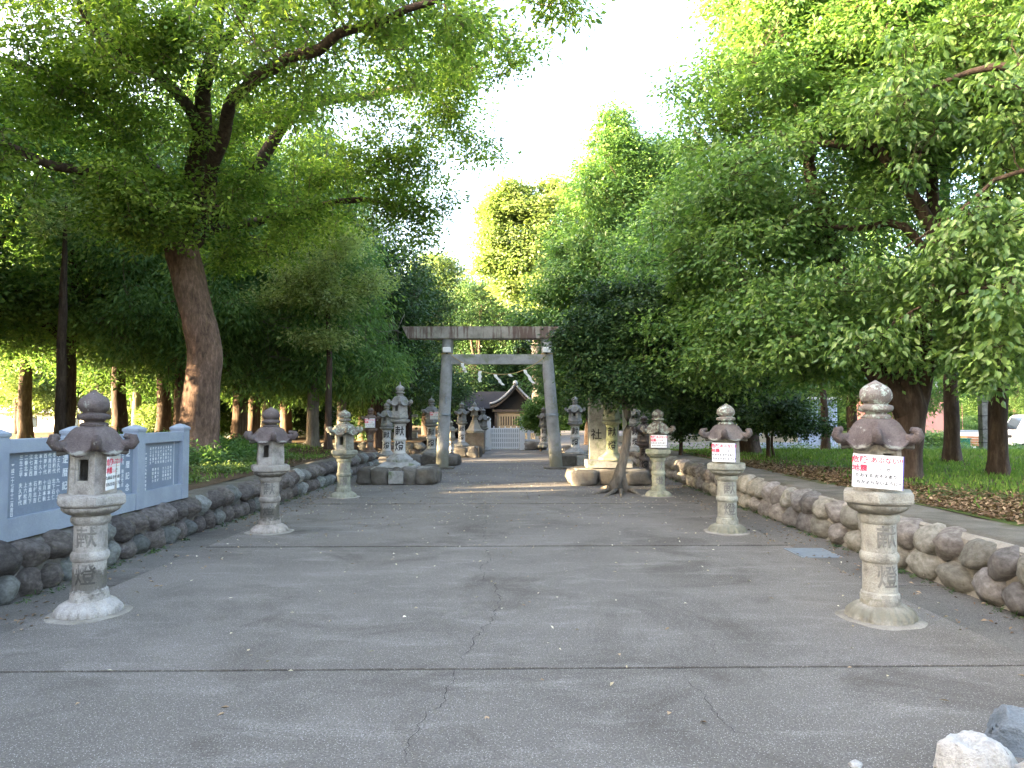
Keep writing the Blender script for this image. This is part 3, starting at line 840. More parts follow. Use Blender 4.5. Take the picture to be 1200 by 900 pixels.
def lantern2(x, y, z, S, label, rot=0.0, char_ang=0.0, m='lantern_grey', colm='granite_pale', tint=(1, 1, 1), flame=True, Rr=.31, windows=(4, 1), seed=1, textm='black_paint', colt=(1, 1, 1)):
    """tall lantern with straight column, black characters and a pointed finial; about 1.9 m at S=1"""
    t = thing('stone_lantern', label, 'stone lantern', (x, y, z), 0, GROUPS)
    t.scale = (S, S, S)
    bm = bmesh.new()
    lathe(bm, [(.37, 0), (.37, .06), (.36, .07), (.33, .075), (.25, .12), (.20, .155), (.17, .19), (.165, .20)], 72, lambda tt, zz: hexr(tt, rot, .1) if zz < .08 else 1 + .05 * (abs(math.cos(4 * tt)) - .6))
    noisy(bm, .006, 9, seed)
    bm_obj('base', bm, M[m], t, True, 40, color=tint)
    bm = bmesh.new()
    lathe(bm, [(.15, .198), (.145, .21), (.14, .50), (.155, .51), (.162, .53), (.162, .56), (.155, .575), (.14, .585), (.138, .87), (.155, .885), (.16, .91), (.14, .92)], 40)
    bm_obj('pillar', bm, M[colm], t, True, 40, color=colt)
    p = t.children[-1]
    text_on_cyl('lettering', '献', .25, M[textm], p, .73, .1435, char_ang, .003)
    text_on_cyl('lettering', '燈', .25, M[textm], p, .36, .1445, char_ang, .003)
    bm = bmesh.new()
    lathe(bm, [(.13, .915), (.19, .935), (.245, .965), (.265, .985), (.262, 1.02), (.21, 1.03)], 72, lambda tt, zz: hexr(tt, rot, .4) * (1 + .04 * (abs(math.cos(9 * tt)) - .6)))
    bm_obj('lotus_collar', bm, M[m], t, True, 50, color=tint)
    bm = bmesh.new()
    lathe(bm, [(.16, 1.025), (.225, 1.05), (.24, 1.09), (.225, 1.14), (.215, 1.16)], 6, None, rot)
    bm_obj('platform', bm, M[m], t, color=tint)
    bm = firebox_bm(.215, .205, 1.161, 1.39, rot, windows, ww=.42, wh=(.32, .85))
    bm_obj('firebox', bm, M[m], t, color=tint)
    bm = roof_bm(Rr, .09, 1.39, 1.60, rot, dome=2.6, lift=.05, scroll=.062, nose=.025, rnd=.6, seed=seed)
    bm_obj('roof', bm, M[m], t, True, 60, color=tuple(c * .8 for c in tint))
    bm = bmesh.new()
    lathe(bm, [(.08, 1.595), (.09, 1.61), (.085, 1.64), (.06, 1.65), (.065, 1.66), (.11, 1.675), (.115, 1.70), (.07, 1.715), (.065, 1.72), (.095, 1.745), (.11, 1.78), (.105, 1.815), (.075, 1.845), (.035, 1.865), (.017, 1.885), (.012, 1.95), (.002, 1.965)], 36)
    bm_obj('finial', bm, M[m], t, True, 50, color=tuple(c * .9 for c in tint))
    return t
def rock(bm, c, s, seed, sub=3):
    g = bmesh.ops.create_icosphere(bm, subdivisions=sub, radius=1.0)
    for v in g['verts']:
        q = v.co.copy()
        for k in range(3): q[k] = math.copysign(abs(q[k]) ** .55, q[k])
        q += noise.noise_vector(q * 1.3 + Vector((seed, seed * 2, 0))) * .26 + noise.noise_vector(q * 4 + Vector((seed, 0, 0))) * .09
        v.co = Vector((c[0] + q.x * s[0], c[1] + q.y * s[1], c[2] + q.z * s[2]))
def rubble_platform(cx, cy, hx, hy, h, label, n=4, seed=0, pale=None, col=(1, 1, 1)):
    t = thing('rubble_platform', label, 'stone platform', (cx, cy, 0), 0, 'rough stone platforms under lanterns')
    bm_obj('fill', newbox(-hx * .85, hx * .85, -hy * .8, hy * .8, -.02, h * .93, bev=.02), M['mortar_r'], t)
    r = random.Random(seed)
    x = -hx
    while x < hx - .05:
        wd = r.uniform(.8, 1.3) * 2 * hx / n
        wd = min(wd, hx - x)
        for ys in (-1, 1):
            bm = bmesh.new()
            rock(bm, (x + wd / 2, ys * hy * .8, h * .46), (wd * .52, hy * .30, h * .54 * r.uniform(.88, 1.08)), seed + x * 3 + ys)
            bm_obj('stone', bm, M['rubble'], t, True)
        x += wd
    for s in (-1, 1):
        bm = bmesh.new()
        rock(bm, (s * hx * .88, 0, h * .44), (hx * .2, hy * .7, h * .5), seed + s * 5)
        bm_obj('stone', bm, M['rubble'], t, True)
    if pale:
        bm_obj('pale_block', newbox(pale[0], pale[1], -hy * 1.16, -hy * .9, .02, h * .85, bev=.025), M['lantern_grey'], t)
    return t
# A: tall lantern left of the torii
rubble_platform(-2.55, 16.3, .86, .62, .36, 'rough stone platform with one pale block under the tall left lantern', 5, 3, pale=(-.16, .17))
t = thing('stone_step', 'sloping grey stone tier between rough platform and tall left lantern', 'stone base', (-2.57, 16.3, .355))
bm = bmesh.new(); lathe(bm, [(.62, 0), (.60, .05), (.47, .10), (.44, .125)], 4, None, R(45)); noisy(bm, .02, 4, 2)
bm_obj('block', bm, M['lantern_grey'], t)
lantern2(-2.57, 16.3, .475, .93, 'tall pale lantern with black characters and spike finial, left before the torii', rot=RF + R(8), char_ang=R(6), windows=(5, 1), seed=3)
# C: behind, with a notice
rubble_platform(-2.45, 22.2, .80, .55, .33, 'dark stone platform under the lantern just left of the torii pillar', 3, 8)
lantern2(-2.52, 22.2, .32, .93, 'grey lantern with spike finial and hanging notice, just left of the torii pillar', rot=RF + R(20), char_ang=R(6), windows=(4, 1), seed=5, tint=(.88, .88, .86))
sign_board('small white danger notice on the lantern just left of the torii pillar', (-2.40, 21.93, 1.53), R(4), .26, .24)
# B: further left behind the tall one
bB = at(453, 527, 19.0)
lantern2(bB.x, 19.0, .44, .76, 'weathered lantern half hidden behind the tall left lantern', rot=RF + R(12), char_ang=R(6), windows=(5, 1), seed=6, tint=(.85, .85, .82), Rr=.34)
# D: low lantern with sunlit notice in the left garden
bD = at(434, 520, 17.5)
lantern1(bD.x, 17.5, .62, 'small brown lantern with notice half sunk behind the left boulder wall', rot=RF, windows=(5, 2), postm='lantern_dark', tint=(1, .9, .75), tint2=(1.2, 1, .8), seed=21).location.z = 0.62
sign_board('small white danger notice on the low lantern behind the left boulder wall', (bD.x + .03, 17.28, 1.34), R(2), .24, .22)
# E right beyond the torii
rubble_platform(1.95, 22.0, .62, .5, .36, 'dark stone platform under the lantern right of the torii', 2, 12, pale=(.0, .3))
lantern2(1.95, 22.0, .36, .93, 'pale lantern with black characters standing right of the torii pillar', rot=RF + R(18), char_ang=R(-4), windows=(5, 1), seed=8)
# mossy lantern and inscribed pillar on the right platform
rubble_platform(2.15, 16.1, .86, .62, .34, 'long rough stone platform under the inscribed pillar and mossy lantern', 3, 17)
t = thing('stone_step', 'ochre-stained pale stone tier below the inscribed pillar', 'stone base', (2.2, 16.45, .34))
bm_obj('block', newbox(-.52, .52, -.42, .35, 0, .17, bev=.02), M['lantern_grey'], t)
lantern2(2.27, 16.2, .515, .86, 'mossy green lantern with black characters in front of the inscribed pillar', rot=RF + R(14), char_ang=R(-6), m='lantern_moss', colm='lantern_moss', windows=(5, 1), seed=9, colt=(1.1, 1.12, .92))
t = thing('inscribed_pillar', 'tall square stone pillar with carved characters, half under dark leaves', 'stone pillar', (2.12, 16.62, .34))
bm = newbox(-.33, .33, -.16, .17, .17, 2.55, bev=.012)
bm_obj('shaft', bm, M['lantern_grey'], t, color=(.80, .82, .76))
for k, ch in enumerate('県社神明社'):
    text_obj('lettering', ch, .26, M['black_paint'] if k == 4 else M['carve'], t, (-.17, -.1625, 2.25 - k * .38), bold=.003)
# F and its neighbour behind R3
bF = at(744, 522, 21.0)
lantern2(bF.x, 21.0, .46, .78, 'pale lantern with black characters glimpsed behind the leaning tree', rot=RF, char_ang=R(-6), windows=(5, 1), seed=10, tint=(.8, .8, .78))
bF2 = at(755, 520, 17.6)
lantern2(bF2.x, 17.6, .02, .80, 'dark mushroom-roofed lantern just behind the third right lantern', rot=RF + R(10), char_ang=R(-6), m='lantern_dark', colm='lantern_dark', windows=(5, 1), seed=11, Rr=.36)
# lanterns beyond the torii, by the gate
b1 = at(541, 522, 26.5)
rubble_platform(b1.x, 26.5, .70, .5, .40, 'low dark platform under the lantern seen inside the torii at left', 3, 31)
lantern2(b1.x, 26.5, .40, .86, 'weathered grey lantern seen through the torii at its left', rot=RF + R(12), char_ang=0, windows=(5, 1), seed=13, tint=(.85, .86, .84))
b2 = at(556, 520, 29)
t = thing('stone_plinth', 'square brown plinth under the sunlit lantern by the white gate', 'stone base', (b2.x, 29, 0))
bm_obj('block', newbox(-.42, .42, -.4, .4, 0, .85, bev=.03), M['rubble'], t)
t = thing('stone_lantern', 'sunlit ochre lantern with flared legs on a plinth beside the white gate', 'stone lantern', (b2.x, 29, .85), 0, GROUPS)
bm = bmesh.new(); lathe(bm, [(.42, 0), (.43, .06), (.30, .16), (.22, .30), (.17, .42), (.15, .5)], 6, None, RF); noisy(bm, .01, 5, 3)
bm_obj('base', bm, M['boulder_r2'], t)
bm = bmesh.new(); lathe(bm, [(.10, .5), (.09, .62), (.17, .66), (.18, .70), (.1, .72)], 24)
bm_obj('pillar', bm, M['boulder_r2'], t, True, 40)
bm_obj('firebox', firebox_bm(.16, .155, .72, .90, RF, (5, 2), ww=.5), M['boulder_r2'], t)
bm_obj('roof', roof_bm(.30, .06, .90, 1.05, RF, lift=.04, scroll=.03, seed=4), M['lantern_grey'], t, True, 60)
bm = bmesh.new(); lathe(bm, [(.05, 1.04), (.09, 1.08), (.095, 1.13), (.05, 1.19), (.004, 1.25)], 20)
bm_obj('finial', bm, M['lantern_grey'], t, True)
b3 = at(566, 520, 31)
lantern2(b3.x, 31, 0.0, .98, 'slim grey lantern standing behind the sunlit ochre lantern', rot=RF, windows=(5, 1), seed=14, tint=(.8, .8, .8))
b4 = at(637, 520, 29)
lantern2(b4.x, 29, .25, .86, 'grey lantern mostly hidden behind the right torii pillar', rot=RF, windows=(5, 1), seed=16, tint=(.75, .75, .72))
b5 = at(526, 520, 24.2)
lantern2(b5.x + .05, 24.4, .0, .72, 'short lantern tucked behind the left torii pillar', rot=RF, windows=(5, 1), seed=18, tint=(1.0, .95, .8))
# stray boulders by the gate
for (px, py, s, lab) in ((622, 527, .34, 'brown boulder at the foot of the shrub right of the gate'), (634, 527, .26, 'smaller tan boulder between gate shrub and torii pillar'), (668, 532, .30, 'grey rock behind the right torii pillar'), (576, 556, .0, '')):
    if s:
        g = onz(px, py)
        t = thing('boulder', lab, 'rock', (g.x, g.y, 0))
        bm = bmesh.new(); rock(bm, (0, 0, s * .55), (s * 1.1, s, s * .62), px, 3)
        bm_obj('stone', bm, M['boulder_r'], t, True)

# ---------------------------------------------------------------- blue granite memorial fence
t = thing('memorial_fence', 'blue-grey granite memorial fence with white inscriptions on the left boulder wall', 'fence', (-4.27, 5.85, .455))
SP, PH = 1.10, .95
for k in range(-1, 4):
    y = k * SP
    bm = bmesh.new()
    box(bm, -.085, .085, y - .085, y + .085, 0, PH - .075, bev=.004)
    bm_obj('post', bm, M['bluestone'], t)
    bm = bmesh.new()
    lathe(bm, [(.128, 0), (.132, .006), (.132, .028), (.128, .034), (.05, .068), (.004, .078)], 4, None, R(45), off=(0, y, PH - .075))
    bm_obj('post_cap', bm, M['bluestone'], t)
panels_txt = [('還暦記念', 9, '平成二十七年十二月吉日'), ('還暦記念', 9, '平成二十七年十二月吉日'), ('還暦記念', 9, '平成二十八年十月吉日'), ('還暦記念', 10, '平成二十九年十月吉日')]
kan = '山川田中村上下大小木林森石井原野水土金竹松本高平安正明和光一二三四五六七八九十子夫男美江代幸文武清春秋冬月日生吉永久保西東南北'
for k in range(-1, 3):
    y0, y1 = k * SP + .086, (k + 1) * SP - .086
    bm_obj('base_rail', newbox(-.075, .075, y0, y1, 0, .19, bev=.004), M['bluestone'], t)
    bm_obj('top_rail', newbox(-.075, .075, y0, y1, .735, .85, bev=.004), M['bluestone'], t)
    pn = bm_obj('panel', newbox(-.03, .03, y0, y1, .191, .734), M['bluepanel'], t)
    # the face is towards +X; text runs with reading direction +Y away from the camera
    r = random.Random(k + 50)
    ttl, nc, date = panels_txt[k + 1]
    W = y1 - y0
    rotx = (R(90), 0, R(90))
    if k < 2:
        def colm(s, yy, z0, st, size):
            for i, ch in enumerate(s):
                if ch != ' ': text_obj('lettering', ch, size, M['white_paint'], pn, (.0312, yy, z0 - i * st), rotx, bold=.001)
        colm(ttl, y1 - .10, .635, .125, .085)
        for c in range(nc):
            yy = y0 + .22 + c * (W - .42) / (nc - 1)
            s1 = ''.join(r.choice(kan) for _ in range(4)); s2 = ''.join(r.choice(kan) for _ in range(4))
            colm(s1, yy, .685, .049, .046); colm(s2, yy, .445, .049, .046)
        colm(date, y0 + .12, .62, .041, .040)
    else:
        def colm(s, yy, z0, st, size):
            for i, ch in enumerate(s):
                if ch != ' ': text_obj('lettering', ch, size, M['white_paint'], pn, (.0312, yy, z0 - i * st), rotx, bold=.0012)
        colm(date, y0 + .12, .60, .044, .034)
        for c in range(9):
            yy = y0 + .22 + c * .062
            colm(''.join(r.choice(kan) for _ in range(5)), yy, .665, .042, .036)
            if c not in (0, 4): colm(''.join(r.choice(kan) for _ in range(4)), yy, .415, .044, .036)
        bm_obj('joint_line', newbox(.0302, .032, y1 - .135, y1 - .13, .195, .73), M['white_paint'], pn)

# ---------------------------------------------------------------- torii
TY = 20.6
def tx(px, py): return at(px, py, TY)
bl, br = tx(518, 549), tx(652, 548)
tl, tr = tx(525, 398), tx(639.5, 398)
t = thing('torii_gate', 'grey stone torii with stained top beam spanning the approach', 'torii', ((bl.x + br.x) / 2, TY, 0))
ox = t.location.x
for (b, a) in ((bl, tl), (br, tr)):
    bm = bmesh.new()
    p0, p1 = Vector((b.x - ox, 0, .03)), Vector((a.x - ox, 0, a.z + .03))
    tube(bm, [p0.lerp(p1, i / 12) for i in range(13)], [.185 - .022 * i / 12 for i in range(13)], 40)
    bm_obj('pillar', bm, M['torii'], t, True, 40)
    bm = bmesh.new(); box(bm, b.x - ox - .36, b.x - ox + .36, -.34, .34, 0, .045, bev=.012); noisy(bm, .02, 3, b.x)
    bm_obj('base_stone', bm, M['rubble'], t)
    for zz in (1.52, 1.56, 3.3):
        f = (zz - .03) / (a.z)
        q = p0.lerp(p1, f)
        bm = bmesh.new(); lathe(bm, [(.186 - .02 * f, 0), (.195 - .02 * f, 0), (.195 - .02 * f, .03), (.186 - .02 * f, .03)], 40, off=(q.x, q.y, zz))
        bm_obj('metal_band', bm, M['steel'] if zz < 3 else M['rope'], t)
    # bracket hook
    q = p0.lerp(p1, .50)
    bm = bmesh.new(); s = 1 if b is br else 1
    tube(bm, [q + Vector((.05 * s, -.17, .0)), q + Vector((.05 * s, -.26, 0)), q + Vector((.05 * s, -.26, .16))], .014, 8)
    tube(bm, [q + Vector((-.06 * s, -.17, -.36)), q + Vector((.13 * s, -.23, -.36))], .02, 8)
    bm_obj('bracket', bm, M['steel'], t)
# top beam: sloped ends, longer at the top
z0, z1 = tl.z + .01, tx(524, 383.5).z
cxm = (tl.x + tr.x) / 2 - ox
hw0, hw1 = cxm - (tx(479, 400).x - ox), cxm - (tx(472, 384).x - ox)
bm = bmesh.new()
mtop = stone_mat('beam_concrete_stained', (0.16, 0.15, 0.13), (0.27, 0.26, 0.23), (0.36, 0.35, 0.32), 3, moss=(0.16, 0.18, 0.10), moss_amt=0.62)
# rust-brown vertical streaks on the beam
nt_ = mtop.node_tree
pb = nt_.nodes["Principled BSDF"]
src = pb.inputs['Base Color'].links[0].from_socket
co = coords(nt_)
mp = nt_.nodes.new("ShaderNodeMapping"); mp.inputs['Scale'].default_value = (9, 3, 0.9)
nt_.links.new(co, mp.inputs[0])
n_ = noise_tex(nt_, mp.outputs[0], 1.0, 6, 0.7)
n2_ = noise_tex(nt_, co, 0.7, 3, 0.5)
ad = nt_.nodes.new("ShaderNodeMath"); ad.operation = 'MULTIPLY_ADD'; ad.inputs[1].default_value = .8
nt_.links.new(n2_.outputs[0], ad.inputs[0]); nt_.links.new(n_.outputs[0], ad.inputs[2])
r_ = ramp(nt_, [(0.90, (0, 0, 0)), (1.0, (.8, .8, .8))]); nt_.links.new(ad.outputs[0], r_.inputs[0])
nt_.links.new(mixc(nt_, r_.outputs[0], src, (0.085, 0.048, 0.040)), pb.inputs['Base Color'])
vv = []
for yy in (-.21, .21):
    for (hw, z) in ((hw0, z0), (hw1, z1)):
        vv.append([bm.verts.new((cxm - hw, yy, z)), bm.verts.new((cxm + hw, yy, z))])
a, b, c_, d_ = vv
bm.faces.new((a[0], a[1], b[1], b[0])); bm.faces.new((c_[1], c_[0], d_[0], d_[1])); bm.faces.new((a[0], b[0], d_[0], c_[0])); bm.faces.new((a[1], c_[1], d_[1], b[1]))
bm.faces.new((b[0], b[1], d_[1], d_[0])); bm.faces.new((a[1], a[0], c_[0], c_[1]))
bmesh.ops.bevel(bm, geom=bm.edges[:], offset=.012, segments=2, affect='EDGES')
bm_obj('top_beam', bm, mtop, t)
zn0, zn1 = tx(580, 427).z, tx(580, 415.5).z
fz = lambda z: .5
xl = bl.x + (tl.x - bl.x) * (zn0 / tl.z); xr = br.x + (tr.x - br.x) * (zn0 / tr.z)
bm_obj('tie_beam', newbox(xl - ox + .12, xr - ox - .12, -.10, .10, zn0, zn1, bev=.01), M['torii'], t)
# two small floodlights on the pillars
for (px, lab) in ((524.5, 'small white box lamp high on the left torii pillar'), (640, 'small white box lamp high on the right torii pillar')):
    q = tx(px, 411)
    l = thing('box_lamp', lab, 'lamp', (q.x, TY - .19, q.z), 0, 'box lamps on the torii')
    bm_obj('housing', newbox(-.115, .115, -.10, .0, -.07, .075, bev=.012), M['white'], l)
    bm_obj('lens', newbox(-.095, .095, -.104, -.101, -.055, .06), M['lampglass'], l)
    bm_obj('bracket', newbox(-.03, .03, -.02, .045, -.11, -.071), M['wire'], l)
# rope with folded paper streamers
rp = thing('sacred_rope', 'sagging straw rope with white paper streamers under the torii tie beam', 'rope', (0, TY - .2, 0))
P0, P1 = tx(529, 417), tx(639, 418)
pts = []
for i in range(33):
    u = i / 32
    p = P0.lerp(P1, u)
    sag = 4 * u * (1 - u) * .52 * (1 + .25 * (u - .35))
    pts.append(Vector((p.x, 0 + (.0 if 1 else 0), p.z - sag)))
bm = bmesh.new(); tube(bm, pts, .012, 8)
bm_obj('rope', bm, M['rope'], rp, True)
bm = bmesh.new()
for k in range(6):
    q = pts[5] + Vector((random.uniform(-.08, .08), 0, -.02))
    tube(bm, [q, q + Vector((random.uniform(-.25, .2), random.uniform(-.05, .05), random.uniform(-.2, .05))), q + Vector((random.uniform(-.3, .35), 0, random.uniform(-.3, -.1)))], .008, 5)
bm_obj('straw_tassel', bm, M['rope'], rp)
def streamer(i, dx, L):
    bm = bmesh.new()
    p = pts[i]
    x, z = 0.0, -.01
    n = 4
    for k in range(n):
        x1 = x + dx / n + (.035 if k % 2 else -.035)
        z1 = z - L / n
        wd = .045
        q = [Vector((p.x + x - wd, -.02 + k * .006, p.z + z)), Vector((p.x + x + wd, -.02 + k * .006, p.z + z)), Vector((p.x + x1 + wd, -.03 + k * .006, p.z + z1)), Vector((p.x + x1 - wd, -.03 + k * .006, p.z + z1))]
        f = [bm.verts.new(v) for v in q]; bm.faces.new(f)
        f2 = [bm.verts.new(v + Vector((0, .004, 0))) for v in q]; bm.faces.new(f2[::-1])
        x, z = x1, z1 + .01
    bm_obj('paper_streamer', bm, M['paper'], rp)
streamer(10, .0, .34); streamer(15, .24, .34); streamer(25, .26, .42); streamer(4, .10, .3); streamer(20, .05, .10)

# ---------------------------------------------------------------- shrine gate, fences, hall
gy = 32.0
gt = thing('lattice_gate', 'low white lattice gate closing the end of the approach', 'gate', (at(591, 526, gy).x, gy, 0))
gx = gt.location.x
for px in (572, 612):
    x = at(px, 520, gy).x - gx
    bm_obj('post', newbox(x - .12, x + .12, -.12, .12, 0, 1.28, bev=.015), M['gatewhite'], gt)
    bm = bmesh.new(); lathe(bm, [(.06, 1.28), (.11, 1.31), (.12, 1.38), (.09, 1.45), (.02, 1.49)], 20, off=(x, 0, 0))
    bm_obj('finial', bm, M['white'], gt, True)
xa, xb = at(572, 520, gy).x - gx + .13, at(612, 520, gy).x - gx - .13
nb = 15
for i in range(nb):
    x = xa + (xb - xa) * (i + .5) / nb
    bm_obj('bar', newbox(x - .024, x + .024, -.02, .02, .05, .98 if i % 3 != 1 else 1.06), M['gatewhite'], gt)
for z in (.08, .3, .5, .72, .93):
    bm_obj('rail', newbox(xa, xb, .022, .045, z, z + .05), M['gatewhite'], gt)
bm_obj('backing_sheet', newbox(xa, xb, .047, .055, .06, .95), M['steel'], gt)
def side_fence(px0, px1, label, y=gy):
    x0, x1 = at(px0, 520, y).x, at(px1, 520, y).x
    f = thing('stone_fence', label, 'fence', ((x0 + x1) / 2, y, 0))
    L = x1 - x0
    n = max(2, int(L / .32))
    me = None
    for i in range(n):
        x = -L / 2 + L * (i + .5) / n
        if me is None:
            o = bm_obj('post', newbox(-.07, .07, -.06, .06, 0, 1.05, bev=.01), M['gatewhite'], f, loc=(x, 0, 0)); me = o.data
        else: link('post', me, None, f, (x, 0, 0))
    bm_obj('rail', newbox(-L / 2, L / 2, .062, .11, .35, .47), M['gatewhite'], f)
    bm_obj('rail', newbox(-L / 2, L / 2, .062, .11, .75, .87), M['gatewhite'], f)
side_fence(553, 570, 'grey post fence joining the white gate on its left')
side_fence(615, 634, 'grey post fence joining the white gate on its right')
# cream stone fences glimpsed behind the trees
def cream_fence(x0, y0, x1, y1, z, label):
    d = Vector((x1 - x0, y1 - y0, 0)); L = d.length
    f = thing('stone_fence', label, 'fence', (x0, y0, z), math.atan2(d.y, d.x), 'cream stone fences behind the trees')
    n = int(L / .30)
    me = None
    for i in range(n):
        if me is None:
            o = bm_obj('post', newbox(-.075, .075, -.07, .07, 0, 1.0, bev=.012), M['creamstone'], f, loc=((i + .5) * .3, 0, 0)); me = o.data
        else: link('post', me, None, f, ((i + .5) * .3, 0, 0))
    bm_obj('rail', newbox(0, L, -.05, .05, .72, .84), M['creamstone'], f, loc=(0, .12, 0))
    bm_obj('kerb', newbox(0, L, -.12, .12, -.25, -.002), M['creamstone'], f)
cream_fence(-16, 33.0, -4.4, 33.0, .75, 'cream stone post fence glimpsed behind the cedar trunks at left')
cream_fence(3.6, 27.5, 11, 27.5, .75, 'cream stone post fence glimpsed right of the inscribed pillar')

# shrine hall with curved gable
HY = 44.0
hx = at(604, 450, HY).x
sh = thing('shrine_hall', 'dark-roofed shrine hall with curved gable behind the white gate', 'shrine building', (hx, HY, 0))
zap, zev = at(604, 451, HY).z, at(578, 474, HY).z
hw = 1.55
def gable(u):      # u 0 ridge .. 1 eave
    return zap - (zap - zev) * (1 - (1 - u) ** 1.7)
bm = bmesh.new()
rows = []
for (yy, off) in ((-.0, 0), (7, 0)):
    for th in (0, -.16):
        rows.append([bm.verts.new((s * hw * u / 12, yy, gable(u / 12) + th)) for s, u in [(-1, k) for k in range(12, 0, -1)] + [(1, k) for k in range(0, 13)]])
a, b, c_, d_ = rows
for i in range(24):
    bm.faces.new((a[i], a[i + 1], c_[i + 1], c_[i])); bm.faces.new((b[i + 1], b[i], d_[i], d_[i + 1])); bm.faces.new((a[i + 1], a[i], b[i], b[i + 1])); bm.faces.new((c_[i], c_[i + 1], d_[i + 1], d_[i]))
bm.faces.new((a[0], c_[0], d_[0], b[0])); bm.faces.new((a[-1], b[-1], d_[-1], c_[-1]))
bm_obj('roof', bm, M['roof'], sh)
for s in (-1, 1):
    bm = bmesh.new()
    p = [Vector((s * (hw + .05) * u / 14, -.09, gable(u / 14) + .05)) for u in range(15)]
    tube(bm, p, [.075] * 15, 6)
    bm_obj('edge_tile_row', bm, M['rooftrim'], sh, True)
    bm = bmesh.new()
    for u in range(14):
        q0, q1 = p[u] + Vector((0, .03, -.14)), p[u + 1] + Vector((0, .03, -.14))
        bm.faces.new([bm.verts.new(v) for v in (q0, q1, q1 + Vector((0, 0, -.15)), q0 + Vector((0, 0, -.15)))])
        bm.faces.new([bm.verts.new(v + Vector((0, .05, 0))) for v in (q0 + Vector((0, 0, -.15)), q1 + Vector((0, 0, -.15)), q1, q0)])
    bm_obj('bargeboard', bm, M['wood'], sh)
bm = newbox(-.10, .10, -.2, 7.1, zap + .0, zap + .22, bev=.03); bm_obj('ridge', bm, M['rooftrim'], sh)
bm = bmesh.new(); lathe(bm, [(.02, -.05), (.16, .0), (.17, .08), (.09, .18), (.02, .24)], 12); noisy(bm, .03, 8)
bm_obj('ridge_ornament', bm, M['rooftrim'], sh, True, loc=(0, -.24, zap + .04))
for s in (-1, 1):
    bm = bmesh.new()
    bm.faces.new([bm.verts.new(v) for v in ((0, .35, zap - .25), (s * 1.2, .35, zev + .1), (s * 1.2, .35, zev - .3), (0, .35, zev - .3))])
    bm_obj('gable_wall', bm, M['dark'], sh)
bm_obj('cornice', newbox(-1.45, 1.45, .1, .5, 1.78, 1.93), M['wood'], sh)
bm_obj('wall', newbox(-1.15, 1.15, .3, 5, 0, 1.77), M['woodpale'], sh)
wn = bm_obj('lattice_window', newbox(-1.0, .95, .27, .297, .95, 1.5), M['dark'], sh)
for i in range(13):
    bm_obj('lattice_bar', newbox(-1.0 + i * .155, -.93 + i * .155, .24, .269, .95, 1.5), M['woodpale'], wn)
for s in (-1, 1):
    bm_obj('post', newbox(s * 1.22 - .07, s * 1.22 + .07, .2, .34, 0, 1.78), M['wood'], sh)
bw = thing('worship_hall', 'long dark building with low roof left behind the shrine gable', 'building', (hx - 2.6, HY + 5, 0))
bm_obj('wall', newbox(-2.2, 1.6, 0, 5, 0, 2.1), M['dark'], bw)
bm = bmesh.new()
v = [bm.verts.new(p) for p in ((-2.8, -.8, 2.05), (2.2, -.8, 2.05), (2.0, 2.4, 3.3), (-2.4, 2.4, 3.3), (2.2, 5.6, 2.05), (-2.8, 5.6, 2.05))]
bm.faces.new((v[0], v[1], v[2], v[3])); bm.faces.new((v[3], v[2], v[4], v[5])); bm.faces.new((v[0], v[3], v[5])); bm.faces.new((v[1], v[4], v[2])); bm.faces.new((v[0], v[5], v[4], v[1]))
bm_obj('roof', bm, M['roof'], bw)

# ---------------------------------------------------------------- right background: shed, pink building, pole, truck
BZ = -.32
c = at(945, 500, 33)
t = thing('storage_shed', 'pale blue sheet-metal shed behind the dark shrub at right', 'shed', (c.x, 33.5, BZ))
zt = at(945, 468, 33).z - BZ
bm = bmesh.new()
xw = at(987, 500, 33).x - c.x; xe = at(895, 500, 33).x - c.x
n = 40
pp = []
for i in range(n * 2 + 1):
    x = xe + (xw - xe) * i / (2 * n)
    pp.append((x, -.03 if (i // 1) % 2 else 0.0))
a = [bm.verts.new((x, y, 0)) for x, y in pp]; b = [bm.verts.new((x, y, zt)) for x, y in pp]
for i in range(len(pp) - 1): bm.faces.new((a[i], a[i + 1], b[i + 1], b[i]))
box(bm, xe, xw, .02, 5, 0, zt - .01)
bm_obj('wall', bm, M['shed'], t)
bm_obj('roof', newbox(xe - .2, xw + .2, -.3, 5.2, zt, zt + .12), M['housewall'], t)
for x in (xe + .9, xe + 1.9, xw - .8):
    bm_obj('seam_post', newbox(x - .03, x + .03, -.06, -.031, 0, zt), M['steel'], t)
c = at(1094, 500, 40)
t = thing('pink_building', 'salmon pink gabled building with grey roof behind the trunks at right', 'building', (c.x, 40, BZ))
xl_, xr_ = at(1062, 500, 40).x - c.x, at(1112, 500, 40).x - c.x
zl, zr, zp = at(1080, 463, 40).z - BZ, at(1110, 470, 40).z - BZ, at(1085, 462, 40).z - BZ
bm = bmesh.new()
q = [(xl_, 0), (xr_, 0), (xr_, zr), (xl_ + 1.4, zp + .3), (xl_, zp)]
for yy in (0, 7):
    f = [bm.verts.new((x, yy, z)) for x, z in q]
    bm.faces.new(f if yy == 0 else f[::-1])
vs = list(bm.verts)
for i in range(5):
    j = (i + 1) % 5
    bm.faces.new((vs[i], vs[i + 5], vs[j + 5], vs[j]))
bm_obj('wall', bm, M['pinkwall'], t)
